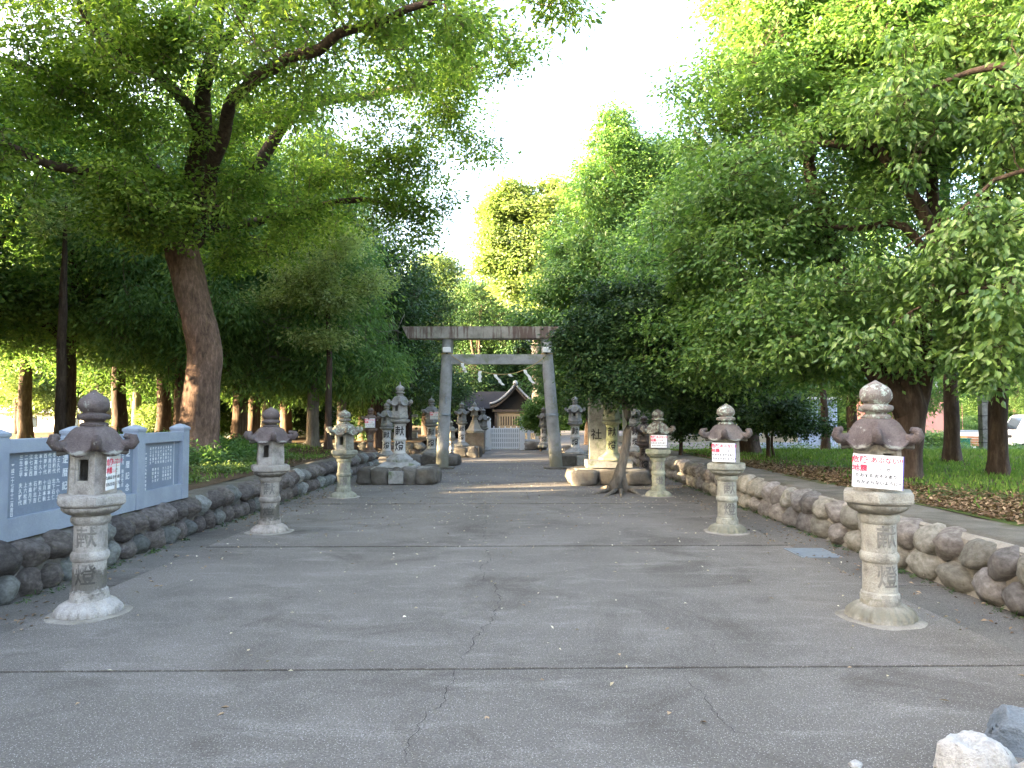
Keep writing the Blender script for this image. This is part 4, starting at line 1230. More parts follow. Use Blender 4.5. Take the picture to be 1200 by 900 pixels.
for (xa, za, xb_, zb) in ((xl_ + 1.4, zp + .32, xr_ + .25, zr - .0), (xl_ - .3, zp - .05, xl_ + 1.4, zp + .32)):
    bm = bmesh.new()
    vs = [bm.verts.new(p) for p in ((xa, -.3, za), (xb_, -.3, zb), (xb_, 7.2, zb), (xa, 7.2, za), (xa, -.3, za + .5), (xb_, -.3, zb + .5), (xb_, 7.2, zb + .5), (xa, 7.2, za + .5))]
    for f in ((3, 2, 1, 0), (4, 5, 6, 7), (0, 1, 5, 4), (1, 2, 6, 5), (2, 3, 7, 6), (3, 0, 4, 7)): bm.faces.new([vs[i] for i in f])
    bm_obj('roof', bm, M['roofgrey'], t)
for i in range(6):
    x = xl_ + .4 + i * .55
    bm_obj('panel_seam', newbox(x, x + .02, -.012, -.001, 0, zr - .1), M['pinkwall'], t)
c = at(1155, 544, 24)
t = thing('concrete_post', 'grey square concrete post with white tag between two trunks at right', 'post', (c.x, 24, hr(c.x, 24) - .1))
zt = at(1155, 463, 24).z - t.location.z
bm = newbox(-.14, .14, -.12, .12, 0, zt, bev=.02)
bm_obj('shaft', bm, M['lantern_grey'], t, color=(.62, .62, .62))
bm_obj('tag_plate', newbox(.06, .16, -.145, -.125, zt - .5, zt - .1), M['white'], t)
for k in range(4): bm_obj('wire_wrap', newbox(-.145, .145, -.125, .125, .4 + k * .45, .43 + k * .45), M['wire'], t)
# low wall and yard clutter near the truck
c0, c1 = at(1112, 512, 37), at(1182, 512, 37)
t = thing('low_wall', 'long low grey concrete wall in the yard left of the white truck', 'wall', (c0.x, 37.2, BZ))
bm_obj('coping', newbox(0, c1.x - c0.x, -.02, .27, 1.02, 1.1), M['steel'], t)
bm_obj('block_face', newbox(0, c1.x - c0.x, 0, .25, 0, 1.018), M['housewall'], t)
c = at(1123, 520, 34)
t = thing('plastic_crate', 'dark green plastic crate beside the low yard wall', 'crate', (c.x, 34, hr(c.x, 34)))
bm_obj('shell', newbox(-.4, .4, -.3, .3, 0, .62, bev=.03), M['greenplastic'], t)
bm_obj('rim', newbox(-.43, .43, -.33, .33, .56, .615, bev=.01), M['greenplastic'], t)
c = at(1141, 518, 34.5)
t = thing('timber_stack', 'stack of orange-brown boards between crate and concrete post', 'timber', (c.x, 34.5, hr(c.x, 34.5)))
for k in range(4): bm_obj('board', newbox(-.75, .75, -.4, .4, .25 + k * .12, .35 + k * .12), M['orangewood'], t, rot=(0, R(2), R(k * 3)))
bm_obj('bearer', newbox(-.5, -.35, -.38, .38, 0, .25), M['wood'], t); bm_obj('bearer', newbox(.35, .5, -.38, .38, 0, .25), M['wood'], t)
# truck
c = at(1188, 528, 34)
t = thing('small_truck', 'small white cab-over truck parked in the yard at far right', 'truck', (c.x - .2, 34, BZ + .1), R(-12))
bm = bmesh.new()
pr = [(-.02, .42), (-.05, .80), (.0, 1.0), (.38, 1.72), (.55, 1.80), (1.45, 1.80), (1.55, 1.75), (1.6, .42)]
for yy in (-.72, .72):
    f = [bm.verts.new((x, yy, z)) for x, z in pr]; bm.faces.new(f if yy < 0 else f[::-1])
vs = list(bm.verts); n = len(pr)
for i in range(n): bm.faces.new((vs[i], vs[i + n], vs[(i + 1) % n + n], vs[(i + 1) % n]))
bmesh.ops.recalc_face_normals(bm, faces=bm.faces)
bmesh.ops.bevel(bm, geom=bm.edges[:], offset=.035, segments=2, affect='EDGES')
bm_obj('cab', bm, M['carwhite'], t, True, 30)
def quadobj(name, pts, m, parent, th=.008):
    bm = bmesh.new()
    p = [Vector(q) for q in pts]
    nrm = (p[1] - p[0]).cross(p[2] - p[0]).normalized()
    f1 = [bm.verts.new(q + nrm * th) for q in p]; f0 = [bm.verts.new(q - nrm * th) for q in p]
    bm.faces.new(f1); bm.faces.new(f0[::-1])
    for i in range(4): bm.faces.new((f0[i], f0[(i + 1) % 4], f1[(i + 1) % 4], f1[i]))
    return bm_obj(name, bm, m, parent)
quadobj('windscreen', [(.045, .62, 1.08), (.045, -.62, 1.08), (.355, -.58, 1.66), (.355, .58, 1.66)], M['glass'], t)
quadobj('side_window', [(.35, -.725, 1.1), (1.25, -.725, 1.1), (1.25, -.725, 1.62), (.55, -.725, 1.62)], M['glass'], t)
for s in (-1, 1): quadobj('headlight', [(-.052, s * .64, .72), (-.052, s * .40, .72), (-.035, s * .40, .88), (-.035, s * .64, .88)], M['lampglass'], t)
bm_obj('grille', newbox(-.075, -.045, -.36, .36, .72, .84), M['wire'], t)
bm_obj('bumper', newbox(-.13, -.02, -.72, .72, .36, .58, bev=.03), M['carwhite'], t)
bd = bm_obj('bed', newbox(1.66, 3.35, -.72, .72, .62, 1.0), M['carwhite'], t)
bm_obj('chassis', newbox(.1, 3.3, -.5, .5, .35, .6), M['wire'], t)
for (x, y) in ((.45, -.62), (.45, .62), (2.6, -.62), (2.6, .62)):
    bm = bmesh.new(); lathe(bm, [(.2, -.08), (.27, -.07), (.28, 0), (.27, .07), (.2, .08)], 24)
    wh = bm_obj('wheel', bm, M['rubber'], t, True, 40, loc=(x, y, .28), rot=(R(90), 0, 0))
    bm = bmesh.new(); lathe(bm, [(.18, -.085), (.17, .085)], 20)
    bm_obj('rim', bm, M['steel'], wh)
# white house wall glimpsed at far left
c = at(52, 495, 46)
t = thing('white_house', 'sunlit white house glimpsed between trunks at far left', 'house', (c.x, 46, .2))
zt = at(52, 484, 46).z - .2
bm_obj('wall', newbox(-3.2, 3.5, 0, 5, 0, zt), M['housewall'], t)
bm = bmesh.new()
v = [bm.verts.new(p) for p in ((-3.7, -.6, zt + .01), (4, -.6, zt + .01), (4, 2.5, zt + .9), (-3.7, 2.5, zt + .9), (4, 5.6, zt + .01), (-3.7, 5.6, zt + .01))]
bm.faces.new((v[0], v[1], v[2], v[3])); bm.faces.new((v[3], v[2], v[4], v[5])); bm.faces.new((v[0], v[3], v[5])); bm.faces.new((v[1], v[4], v[2])); bm.faces.new((v[0], v[5], v[4], v[1]))
bm_obj('roof', bm, M['roofgrey'], t)
for x in (-1.5, 1.2): bm_obj('window', newbox(x, x + 1.0, -.03, -.001, .6, 1.3), M['glass'], t)

# ---------------------------------------------------------------- near rocks, bottom right
def big_rock(name, label, c, s, seed, m, rz=0.0, pw=.8):
    t = thing(name, label, 'rock', c, rz)
    rr = random.Random(int(seed * 10))
    planes = []
    for _ in range(16):
        v_ = Vector((rr.gauss(0, 1), rr.gauss(0, 1), rr.gauss(.3, .8))).normalized()
        planes.append((v_, rr.uniform(.62, .95)))
    bm = bmesh.new()
    bmesh.ops.create_icosphere(bm, subdivisions=5, radius=1.0)
    for v in bm.verts:
        q = v.co.copy()
        for k in range(3): q[k] = math.copysign(abs(q[k]) ** pw, q[k])
        q += noise.noise_vector(q * .9 + Vector((seed, 0, seed))) * .35
        q += noise.noise_vector(q * 2.6 + Vector((seed, 4, 0))) * .12
        for (pn, pd) in planes:
            e = q.dot(pn) - pd
            if e > 0: q -= pn * e * .78
        q += noise.noise_vector(q * 5) * .05 + noise.noise_vector(q * 14) * .018
        v.co = Vector((q.x * s[0], q.y * s[1], max(-.3, q.z) * s[2]))
    bm_obj('stone', bm, m, t, True)
    return t
big_rock('rock', 'big white weathered rock at the lower right corner of the pavement', (1.93, 2.98, .02), (.19, .16, .225), 3.3, M['rockwhite'])
big_rock('rock', 'low pinkish white rock lying right against the big white rock', (2.10, 2.84, .03), (.18, .15, .17), 8.1, M['rockwhite'])
big_rock('rock', 'flat blue-grey rock behind the white rocks at lower right', (2.30, 3.30, .03), (.17, .12, .13), 5.2, M['rockblue'], pw=.6)
g = onz(1003, 897)
big_rock('rock', 'tiny pale stone alone on the pavement left of the white rocks', (g.x, g.y, 0), (.028, .03, .028), 2.2, M['rockwhite'])

# ---------------------------------------------------------------- foliage
def unit(a): return a / np.maximum(1e-6, np.linalg.norm(a, axis=1, keepdims=True))
def leaf_mesh(name, P, D, Nn, L, W, tint, fold=0.22, six=False):
    """one small folded leaf per point: P base, D axis, Nn up"""
    D = unit(D); S = unit(np.cross(D, Nn)); U = np.cross(S, D)
    L = L[:, None]; W = W[:, None]
    n = len(P)
    if six:
        v = np.stack([P, P + D * L * .30 + S * W * .5 + U * W * fold, P + D * L * .68 + S * W * .40 + U * W * fold - U * L * .05, P + D * L - U * L * .16,
                      P + D * L * .68 - S * W * .40 + U * W * fold - U * L * .05, P + D * L * .30 - S * W * .5 + U * W * fold], 1).reshape(-1, 3)
        b = np.arange(n)[:, None] * 6
        F = (b + np.array([0, 1, 2, 3, 0, 3, 4, 5])[None]).reshape(-1)
        k = 6
    else:
        v = np.stack([P, P + D * L * .45 + S * W * .5 + U * W * fold, P + D * L, P + D * L * .45 - S * W * .5 + U * W * fold], 1).reshape(-1, 3)
        b = np.arange(n)[:, None] * 4
        F = (b + np.arange(4)[None]).reshape(-1)
        k = 4
    me = np_mesh(name, v, F, 4)
    at_ = me.attributes.new('tint', 'FLOAT', 'POINT')
    at_.data.foreach_set('value', np.repeat(tint, k).astype(np.float32))
    return me
def tubes_np(polys, seg=5):
    """polys: list of (pts (n,3), radii (n,))"""
    V, F = [], []
    base = 0
    for pts, rad in polys:
        pts = np.asarray(pts, float); n = len(pts)
        d = np.gradient(pts, axis=0); d = unit(d)
        up = np.array([0, 0, 1.0]) if abs(d[0, 2]) < .9 else np.array([1.0, 0, 0])
        u = unit(np.cross(d, up[None])); v = np.cross(d, u)
        a = np.arange(seg) * 2 * PI / seg
        ring = pts[:, None] + (u[:, None] * np.cos(a)[None, :, None] + v[:, None] * np.sin(a)[None, :, None]) * np.asarray(rad)[:, None, None]
        V.append(ring.reshape(-1, 3))
        i = np.arange(n - 1)[:, None] * seg + np.arange(seg)[None]
        j = np.arange(n - 1)[:, None] * seg + (np.arange(seg)[None] + 1) % seg
        F.append((np.stack([i, j, j + seg, i + seg], -1) + base).reshape(-1))
        base += n * seg
    return np.concatenate(V), np.concatenate(F)
def smooth_path(pts, rads, step=.25, wob=.0, seed=0):
    """Catmull-Rom through points with wobble"""
    P = [np.array(p, float) for p in pts]
    P = [2 * P[0] - P[1]] + P + [2 * P[-1] - P[-2]]
    out, rr = [], []
    for i in range(1, len(P) - 2):
        n = max(2, int(np.linalg.norm(P[i + 1] - P[i]) / step))
        for k in range(n):
            t = k / n
            q = .5 * ((2 * P[i]) + (-P[i - 1] + P[i + 1]) * t + (2 * P[i - 1] - 5 * P[i] + 4 * P[i + 1] - P[i + 2]) * t * t + (-P[i - 1] + 3 * P[i] - 3 * P[i + 1] + P[i + 2]) * t ** 3)
            out.append(q); rr.append(rads[i - 1] + (rads[i] - rads[i - 1]) * t)
    out.append(P[-2]); rr.append(rads[-1])
    out = np.array(out)
    if wob:
        for k in range(1, len(out)):
            out[k] += np.array(noise.noise_vector(Vector(out[k]) * 1.1 + Vector((seed, 0, 0)))) * wob
    return out, np.array(rr)
def trunk_obj(name, path, rad, m, parent, seg=20, rough=.06, flare=0.0):
    V, F = tubes_np([(path, rad)], seg)
    org = np.repeat(path, seg, axis=0)
    dirv = V - org
    z = V[:, 2] - V[:, 2].min()
    f = np.array([1 + rough * noise.noise(Vector(v) * 2.3) * 2 + rough * .6 * noise.noise(Vector(v) * 6) for v in V])
    if flare:
        ang = np.arctan2(dirv[:, 1], dirv[:, 0])
        f += flare * np.exp(-z / .28) * (.7 + .5 * np.cos(ang * 5 + 1))
    V = org + dirv * f[:, None]
    return link(name, np_mesh(name, V, F, 4, True), m, parent)

def sample_clusters(lobes, n, seed, shell=.5, gap=-.12, gs=.75, flat=None):
    r = np.random.default_rng(seed)
    lobes = np.array(lobes, float)
    wgt = (lobes[:, 3] * lobes[:, 4] * lobes[:, 5]) ** .72
    wgt /= wgt.sum()
    out = []
    idx = r.choice(len(lobes), int(n * 1.7), p=wgt)
    d = unit(r.normal(size=(len(idx), 3)))
    f = (shell ** 3 + (1 - shell ** 3) * r.random(len(idx))) ** (1 / 3)
    C = lobes[idx, :3] + d * f[:, None] * lobes[idx, 3:6]
    keep = [noise.noise(Vector(c) * gs + Vector((seed * 3.1, 0, 0))) > gap for c in C]
    C = C[np.array(keep)][:n]
    return C
def foliage(name, C, cr, k, L, W, m, parent, seed, droop=.15, up=1.0, spread=.75, flat=.55, tintc=.5, tintv=.22, six=False, ctr=None, elong=None, lw_var=.25, upj=.55):
    """k leaves in each clump at C; cr clump radius"""
    r = np.random.default_rng(seed)
    n = len(C)
    cl = np.repeat(np.arange(n), k)
    off = r.normal(size=(n * k, 3)) * .5
    if elong is not None: off *= np.array(elong)
    else: off[:, 2] *= flat
    crs = cr * (.65 + .7 * r.random(n))
    P = C[cl] + off * crs[cl][:, None]
    D = off.copy(); D[:, 2] *= .4
    D = unit(D + r.normal(size=D.shape) * .35) * spread
    D[:, 2] -= droop * (0.5 + r.random(len(D)))
    cn = r.normal(size=(n, 3)) * .28; cn[:, 2] = up
    if ctr is not None: cn += unit(C - np.array(ctr)) * .45
    Nn = cn[cl] + r.normal(size=D.shape) * upj
    Lf = L * (1 - lw_var + 2 * lw_var * r.random(len(D))); Wf = W * (1 - lw_var + 2 * lw_var * r.random(len(D)))
    tc = tintc + r.normal(size=n) * tintv * .8
    tint = np.clip(tc[cl] + r.normal(size=len(D)) * tintv * .6, 0, 1)
    me = leaf_mesh(name, P, D, Nn, Lf, Wf, tint, six=six)
    return link(name, me, m, parent)
def branchwork(nodes, nrad, C, seed, nb, twig=.006, sag=.1, seg=4, maxr=.05):
    """grow side branches from nodes to some clumps, and a twig to each clump"""
    r = np.random.default_rng(seed)
    nodes = np.array(nodes, float); nrad = np.array(nrad, float)
    polys = []
    order = r.permutation(len(C))[:nb]
    dd = [np.min(np.linalg.norm(nodes - C[i], axis=1)) for i in order]
    for i in order[np.argsort(dd)]:
        t = C[i]
        ds = np.linalg.norm(nodes - t, axis=1) + np.maximum(0, nodes[:, 2] - t[2]) * .5
        j = int(np.argmin(ds)); p0 = nodes[j]
        Ld = np.linalg.norm(t - p0)
        if Ld < .15: continue
        n = max(4, int(Ld / .22))
        u = np.linspace(0, 1, n)[:, None]
        mid = (p0 + t) / 2 + r.normal(size=3) * Ld * .10 + np.array([0, 0, Ld * sag])
        pts = p0 * (1 - u) ** 2 + mid * 2 * u * (1 - u) + t * u ** 2
        pts[1:-1] += r.normal(size=(n - 2, 3)) * .02
        r0 = min(nrad[j] * .6, maxr, .008 + .011 * Ld)
        rad = r0 * (1 - u[:, 0]) + twig * u[:, 0]
        polys.append((pts, rad))
        nodes = np.concatenate([nodes, pts[1:]]); nrad = np.concatenate([nrad, rad[1:]])
    for i in range(len(C)):
        t = C[i]
        ds = np.linalg.norm(nodes - t, axis=1)
        j = int(np.argmin(ds))
        if ds[j] < .05 or ds[j] > 2.5: continue
        p0 = nodes[j]; Ld = ds[j]
        mid = (p0 + t) / 2 + r.normal(size=3) * Ld * .12 + np.array([0, 0, Ld * .08])
        polys.append((np.array([p0, mid, t]), np.array([min(nrad[j] * .6, twig * 1.4), twig, twig * .5])))
    return tubes_np(polys, seg)
def V3(p): return np.array((p[0], p[1], p[2]), float)
def build_tree(name, label, base, trunk, trad, limbs, lobes, ncl, k, cr, L, W, leafm, barkm, seed, nb=60, group=None, flare=.4, shell=.5, gap=-.12, gs=.75, fol={}, zmin=None, rough=.06, cull=None, twig=.006, extra=None, cat='tree'):
    """everything in world coordinates; the thing's Empty stands at base"""
    base = V3(base)
    t = thing(name, label, cat, tuple(base), 0, group)
    tp, tr_ = smooth_path([V3(p) - base for p in trunk], trad, .2, .03, seed)
    trunk_obj('trunk', tp, tr_, M[barkm], t, flare=flare, rough=rough)
    h0 = tp[:, 2].max() * .35
    nodes, nr = list(tp[tp[:, 2] > h0]), list(tr_[tp[:, 2] > h0])
    for li, (pts, rads) in enumerate(limbs):
        lp, lr = smooth_path([V3(p) - base for p in pts], rads, .2, .11, seed + li)
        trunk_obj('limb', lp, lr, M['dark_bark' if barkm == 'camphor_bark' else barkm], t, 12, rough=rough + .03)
        nodes += list(lp[2:]); nr += list(lr[2:])
    lb = np.array(lobes, float); lb[:, :3] -= base
    C = sample_clusters(lb, ncl, seed, shell, gap, gs)
    if extra is not None: C = np.concatenate([C, np.array(extra) - base])
    if zmin is not None: C = C[C[:, 2] > zmin - base[2]]
    if cull is not None: C = C[np.array([cull(c + base) for c in C])]
    V, F = branchwork(nodes, nr, C, seed, nb, twig)
    link('branches', np_mesh('branches', V, F, 4, True), M[barkm], t)['kind'] = 'stuff'
    fo = foliage('foliage', C, cr, k, L, W, M[leafm], t, seed + 1, ctr=lb[:, :3].mean(0), **fol)
    fo['kind'] = 'stuff'
    return t
def relabel(o, label, group=None):
    o['label'] = label
    if group: o['group'] = group
    return o

# --- hero camphor tree on the left
HYD = 15.0
def h(px, py, Y=HYD): return at(px, py, Y)
hb = h(232, 528)
tr = [h(232, 534), h(233, 515), h(236, 460), h(240, 410), h(232, 370), h(222, 330), h(212, 285), h(218, 250), h(225, 215, 14.8)]
trd = [.46, .40, .36, .35, .345, .345, .34, .34, .24]
L1 = ([h(220, 262), h(226, 215, 14.6), h(236, 160, 14.0), h(240, 100, 13.4), h(256, 40, 12.8), h(262, -40, 12.2), h(255, -130, 12)], [.28, .20, .17, .14, .11, .09, .05])
L2 = ([h(215, 275), h(235, 250, 14.3), h(255, 170, 13.2), h(275, 118, 12.2), h(322, 75, 11.2), h(372, 58, 10.4), h(430, 30, 9.6), h(500, 5, 9.0), h(560, -30, 8.6)], [.22, .15, .125, .11, .095, .08, .06, .04, .02])
L3 = ([h(214, 268), h(196, 215, 15.2), h(160, 175, 15.0), h(112, 132, 14.5), h(60, 98, 14), h(0, 70, 13.4), h(-70, 50, 13)], [.20, .15, .12, .105, .09, .07, .04])
L4 = ([h(208, 278), h(165, 235, 14.6), h(110, 205, 14.0), h(60, 190, 13.4), h(10, 172, 12.8), h(-60, 160, 12.5)], [.18, .12, .10, .09, .07, .04])
L5 = ([h(225, 262), h(262, 240, 15.3), h(300, 200, 15.8), h(340, 135, 16), h(390, 118, 16), h(450, 108, 15.8), h(515, 95, 15.5), h(560, 60, 15.3)], [.22, .18, .15, .13, .11, .09, .06, .03])
L6 = ([h(222, 285), h(250, 265, 16), h(300, 262, 17), h(360, 245, 17), h(420, 235, 17), h(475, 240, 16.8)], [.18, .14, .11, .09, .07, .03])
L7 = ([h(238, 160, 14.0), h(200, 100, 13.0), h(150, 60, 12.2), h(100, 20, 11.5), h(70, -40, 11)], [.14, .10, .08, .06, .03])
L8 = ([h(250, 60, 13), h(300, 0, 12.6), h(360, -60, 12)], [.10, .08, .04])
lob = []
def LB(px, py, Y, rx, rz, ry=None):
    p = at(px, py, Y); lob.append((p.x, p.y, p.z, rx, ry or rx * .9, rz))
for a in ((250, 20, 12.5, 2.0, 1.1), (170, 10, 12, 1.8, 1.0), (90, 30, 12.5, 1.7, 1.1), (20, 20, 12.8, 1.7, 1.2), (30, 110, 14, 1.5, .9), (100, 110, 15, 1.6, .9), (0, 190, 13.5, 1.2, .6),
          (350, 20, 11, 1.7, .9), (430, 10, 10, 1.6, .7), (520, 5, 9.4, 1.4, .55), (600, -10, 9, 1.1, .45), (640, -20, 8.6, .9, .4), (430, 70, 12.5, 1.5, .7), (500, 90, 15.5, 1.5, .8), (530, 60, 14, 1.3, .7), (400, 130, 15.5, 1.6, .8),
          (330, 190, 16, 1.5, .8), (170, 200, 14.2, 1.3, .7), (190, 235, 13.2, 1.2, .6), (110, 190, 13.8, 1.2, .6), (260, 215, 14.6, 1.2, .6), (420, 200, 16.5, 1.5, .8), (480, 215, 16.5, 1.3, .9), (500, 160, 15.8, 1.2, .7), (300, 120, 14.5, 1.6, .7), (200, 120, 14.2, 1.6, .8),
          (465, 265, 17, 1.0, .6), (350, 260, 17.2, 1.5, .6), (290, 300, 16.5, 1.2, .5), (160, 270, 14.6, 1.1, .5), (550, 110, 15.4, .9, .6), (250, -70, 12, 2.0, .8), (100, -70, 12, 2.0, .8), (580, 60, 12.5, .9, .45), (655, -15, 8.6, .7, .3), (560, 180, 15.2, .7, .45), (515, 240, 16.2, .8, .55), (500, 285, 16.5, .7, .45), (250, 290, 16.5, 1.2, .6), (320, 250, 15.8, 1.3, .6), (200, 262, 13.8, .9, .45), (150, 225, 13.6, 1.0, .5), (190, 250, 13.2, 1.0, .5), (232, 225, 13.6, 1.0, .55), (165, 212, 13, 1.1, .5), (290, 240, 14.6, 1.2, .55), (240, 262, 14.0, .7, .35), (60, 95, 12.6, 1.3, .6), (120, 140, 13.4, 1.2, .6), (40, 178, 12.2, 1.0, .4), (165, 55, 11.4, 1.2, .6), (120, 15, 11, 1.1, .5), (330, 90, 11.2, 1.1, .5), (215, 140, 13.0, 1.0, .5), (20, 60, 12.4, 1.1, .5)):
    LB(*a)
build_tree('camphor_tree', 'huge camphor tree with thick curving brown trunk spreading over the left side', hb, tr, trd, [L1, L2, L3, L4, L5, L6, L7, L8], lob, 4100, 36, .33, .105, .052, 'leaf_camphor', 'camphor_bark', 11, nb=560,
           shell=.15, gap=.02, gs=1.15, rough=.045, flare=.35, fol=dict(droop=.25, tintv=.30, tintc=.5, upj=.4), twig=.007)

# --- right side trees
def g5(px, py): return onz(px, py, .5)
lob = []
for a in ((970, 20, 12, 2.0, 1.5), (905, 60, 12.5, 1.5, 1.3), (868, 150, 13, 1.3, 1.3), (832, 240, 13.5, 1.1, 1.1), (860, 300, 12.5, 1.7, 1.4), (820, 380, 13.5, 1.3, 1.1), (880, 410, 12.5, 1.4, .9), (950, 380, 11.5, 1.5, 1.0),
          (950, 260, 12, 1.6, 1.1), (1000, 60, 11.5, 2.2, 1.4), (1090, 60, 11.5, 2.2, 1.4), (920, 440, 12.5, .9, .35), (980, -60, 12, 2.6, 1.3), (1060, -60, 11.5, 3.0, 1.3), (1010, 160, 11.0, 1.4, .7), (1080, 160, 11, 1.3, .7), (780, 330, 13.5, 1.0, .9), (800, 420, 13.5, .9, .5), (1030, 380, 11.5, 1.1, .6), (880, 220, 11, 1.1, .8), (1000, 420, 11.2, .9, .4), (860, 130, 11.5, 1.2, .9)):
    LB(*a)
b6 = g5(1062, 562)
Y6 = b6.y
lim = [([at(1066, 490, Y6), at(1030, 440, Y6 + .1), at(1000, 380, Y6 + .3), at(975, 300, Y6 + .5), at(950, 200, 12), at(930, 100, 12), at(910, 0, 12)], [.20, .17, .15, .13, .10, .07, .04]),
       ([at(1068, 495, Y6), at(1078, 445, Y6), at(1084, 380, Y6 - .2), at(1096, 300, Y6 - .3), at(1090, 180, Y6), at(1080, 60, Y6)], [.17, .13, .115, .10, .08, .05]),
       ([at(1000, 380, Y6 + .3), at(940, 370, 12), at(880, 350, 12.5), at(830, 330, 13.2)], [.10, .08, .06, .03]),
       ([at(975, 290, Y6 + .5), at(910, 240, 12), at(860, 200, 12.5), at(810, 160, 13)], [.09, .07, .05, .03]),
       ([at(1105, 300, Y6 - .3), at(1040, 180, 11), at(990, 172, 11), at(930, 165, 11)], [.10, .09, .07, .03]),
       ([at(1108, 330, Y6 - .2), at(1060, 270, 11), at(1000, 268, 11.2), at(950, 262, 11.5)], [.08, .06, .05, .03])]
build_tree('oak_tree', 'large leafy tree with forked dark trunk behind the nearest right lantern', b6, [at(1058, 572, Y6), at(1060, 550, Y6), at(1064, 510, Y6), at(1068, 480, Y6), at(1060, 440, Y6), at(1050, 400, Y6)], [.27, .23, .22, .22, .14, .10], lim, lob,
           3900, 46, .33, .10, .050, 'leaf_oak', 'dark_bark', 23, nb=420, shell=.3, gap=-.06, gs=1.1, fol=dict(droop=.35, tintv=.24, tintc=.55))
# tree whose trunk is at 1170
lob = []
for a in ((1180, 40, 10.5, 1.8, 1.2), (1200, 150, 10.2, 1.1, .6), (1150, 100, 10.5, 1.1, .7), (1200, 330, 9.6, 1.0, .5), (1160, 400, 10.5, .9, .45), (1190, 450, 10.5, .7, .3), (1150, 340, 10.2, .8, .4), (1230, 250, 10, 1.3, 1.2), (1250, 380, 10, 1.2, .9), (1270, 60, 10, 2.2, 1.5)):
    LB(*a)
b8 = g5(1170, 558); Y8 = b8.y
build_tree('oak_tree', 'slim straight dark trunk at the right edge with bright leaves hanging round it', b8, [at(1170, 566, Y8), at(1170, 540, Y8), at(1171, 460, Y8), at(1174, 380, Y8), at(1180, 280, Y8), at(1190, 160, Y8 - .5), at(1195, 40, Y8 - 1)], [.17, .145, .135, .12, .11, .09, .05],
           [([at(1174, 340, Y8), at(1150, 190, Y8), at(1100, 180, 10.8), at(1060, 168, 10.5)], [.05, .04, .03, .015])],
           lob, 1150, 40, .32, .10, .052, 'leaf_glossy', 'dark_bark', 31, nb=120, shell=.3, fol=dict(droop=.5, tintv=.22, tintc=.62))
lob = []
for a in ((1115, 370, 9.5, .85, .4), (1040, 400, 9.6, .8, .35), (1010, 330, 10.2, .8, .3), (1130, 300, 9, .8, .35), (1185, 260, 8.6, .7, .35), (1165, 415, 8.6, .5, .25), (1165, 452, 8.8, .3, .14), (1185, 350, 8.2, .6, .35), (1090, 330, 9.8, .7, .25), (1075, 420, 9.8, .6, .22), (1060, 130, 9.5, 1.0, .45), (1140, 60, 9, 1.1, .5), (1190, 120, 8.6, .8, .5), (1130, 190, 9.2, .8, .25)):
    LB(*a)
bx = Vector((8.6, 8.2, .5))
build_tree('glossy_tree', 'broad tree at the far right whose glossy bright leaves hang in front of the others', bx, [(8.6, 8.2, .3), (8.6, 8.2, 1.5), (8.5, 8.3, 3.2), (8.2, 8.5, 4.6), (8.0, 8.6, 7)], [.2, .17, .15, .12, .05],
           [([(8.5, 8.3, 3.0), at(1190, 330, 8.6), at(1120, 345, 9.2), at(1050, 380, 9.6)], [.045, .03, .022, .01]), ([(8.3, 8.4, 4.2), at(1190, 200, 8.8), at(1130, 240, 9.0), at(1060, 290, 9.9)], [.04, .03, .022, .01]), ([(8.1, 8.5, 5.5), at(1200, 80, 8.8), at(1140, 80, 9), at(1060, 120, 9.5)], [.07, .06, .04, .02])],
           lob + [(9.4, 8.2, 5.5, 1.6, 1.5, 1.6), (9.6, 7.4, 3.6, 1.2, 1.2, .8), (9.2, 8.6, 7.2, 1.6, 1.6, 1)], 800, 26, .28, .105, .056, 'leaf_glossy', 'dark_bark', 37, nb=120, shell=.2, gap=-.08, gs=1.2, fol=dict(droop=.6, tintv=.28, tintc=.5, six=True))
# trunk at 1116
lob = []
for a in ((1110, 200, 15.5, 2.0, 1.6), (1120, 320, 15.5, 1.5, .8), (1060, 120, 15.5, 2.0, 1.2), (1180, 160, 16, 2.0, 1.6), (1150, 30, 16, 2.5, 1.5), (1000, 225, 14.5, 1.5, 1.1), (1075, 250, 14.5, 1.3, 1.0), (930, 230, 15, 1.2, .9), (1060, 340, 14.8, 1.2, .8), (960, 300, 15, 1.2, .8)):
    LB(*a)
b7 = g5(1116, 543); Y7 = b7.y
build_tree('dark_conifer', 'straight dark trunk standing between pink building and concrete post', b7, [at(1116, 550, Y7), at(1116, 520, Y7), at(1114, 460, Y7), at(1112, 380, Y7), at(1108, 250, Y7), at(1105, 120, Y7)], [.19, .15, .14, .125, .10, .06], [], lob,
           1150, 40, .42, .11, .055, 'leaf_oak', 'dark_bark', 41, nb=200, shell=.25, fol=dict(droop=.3, tintc=.38))
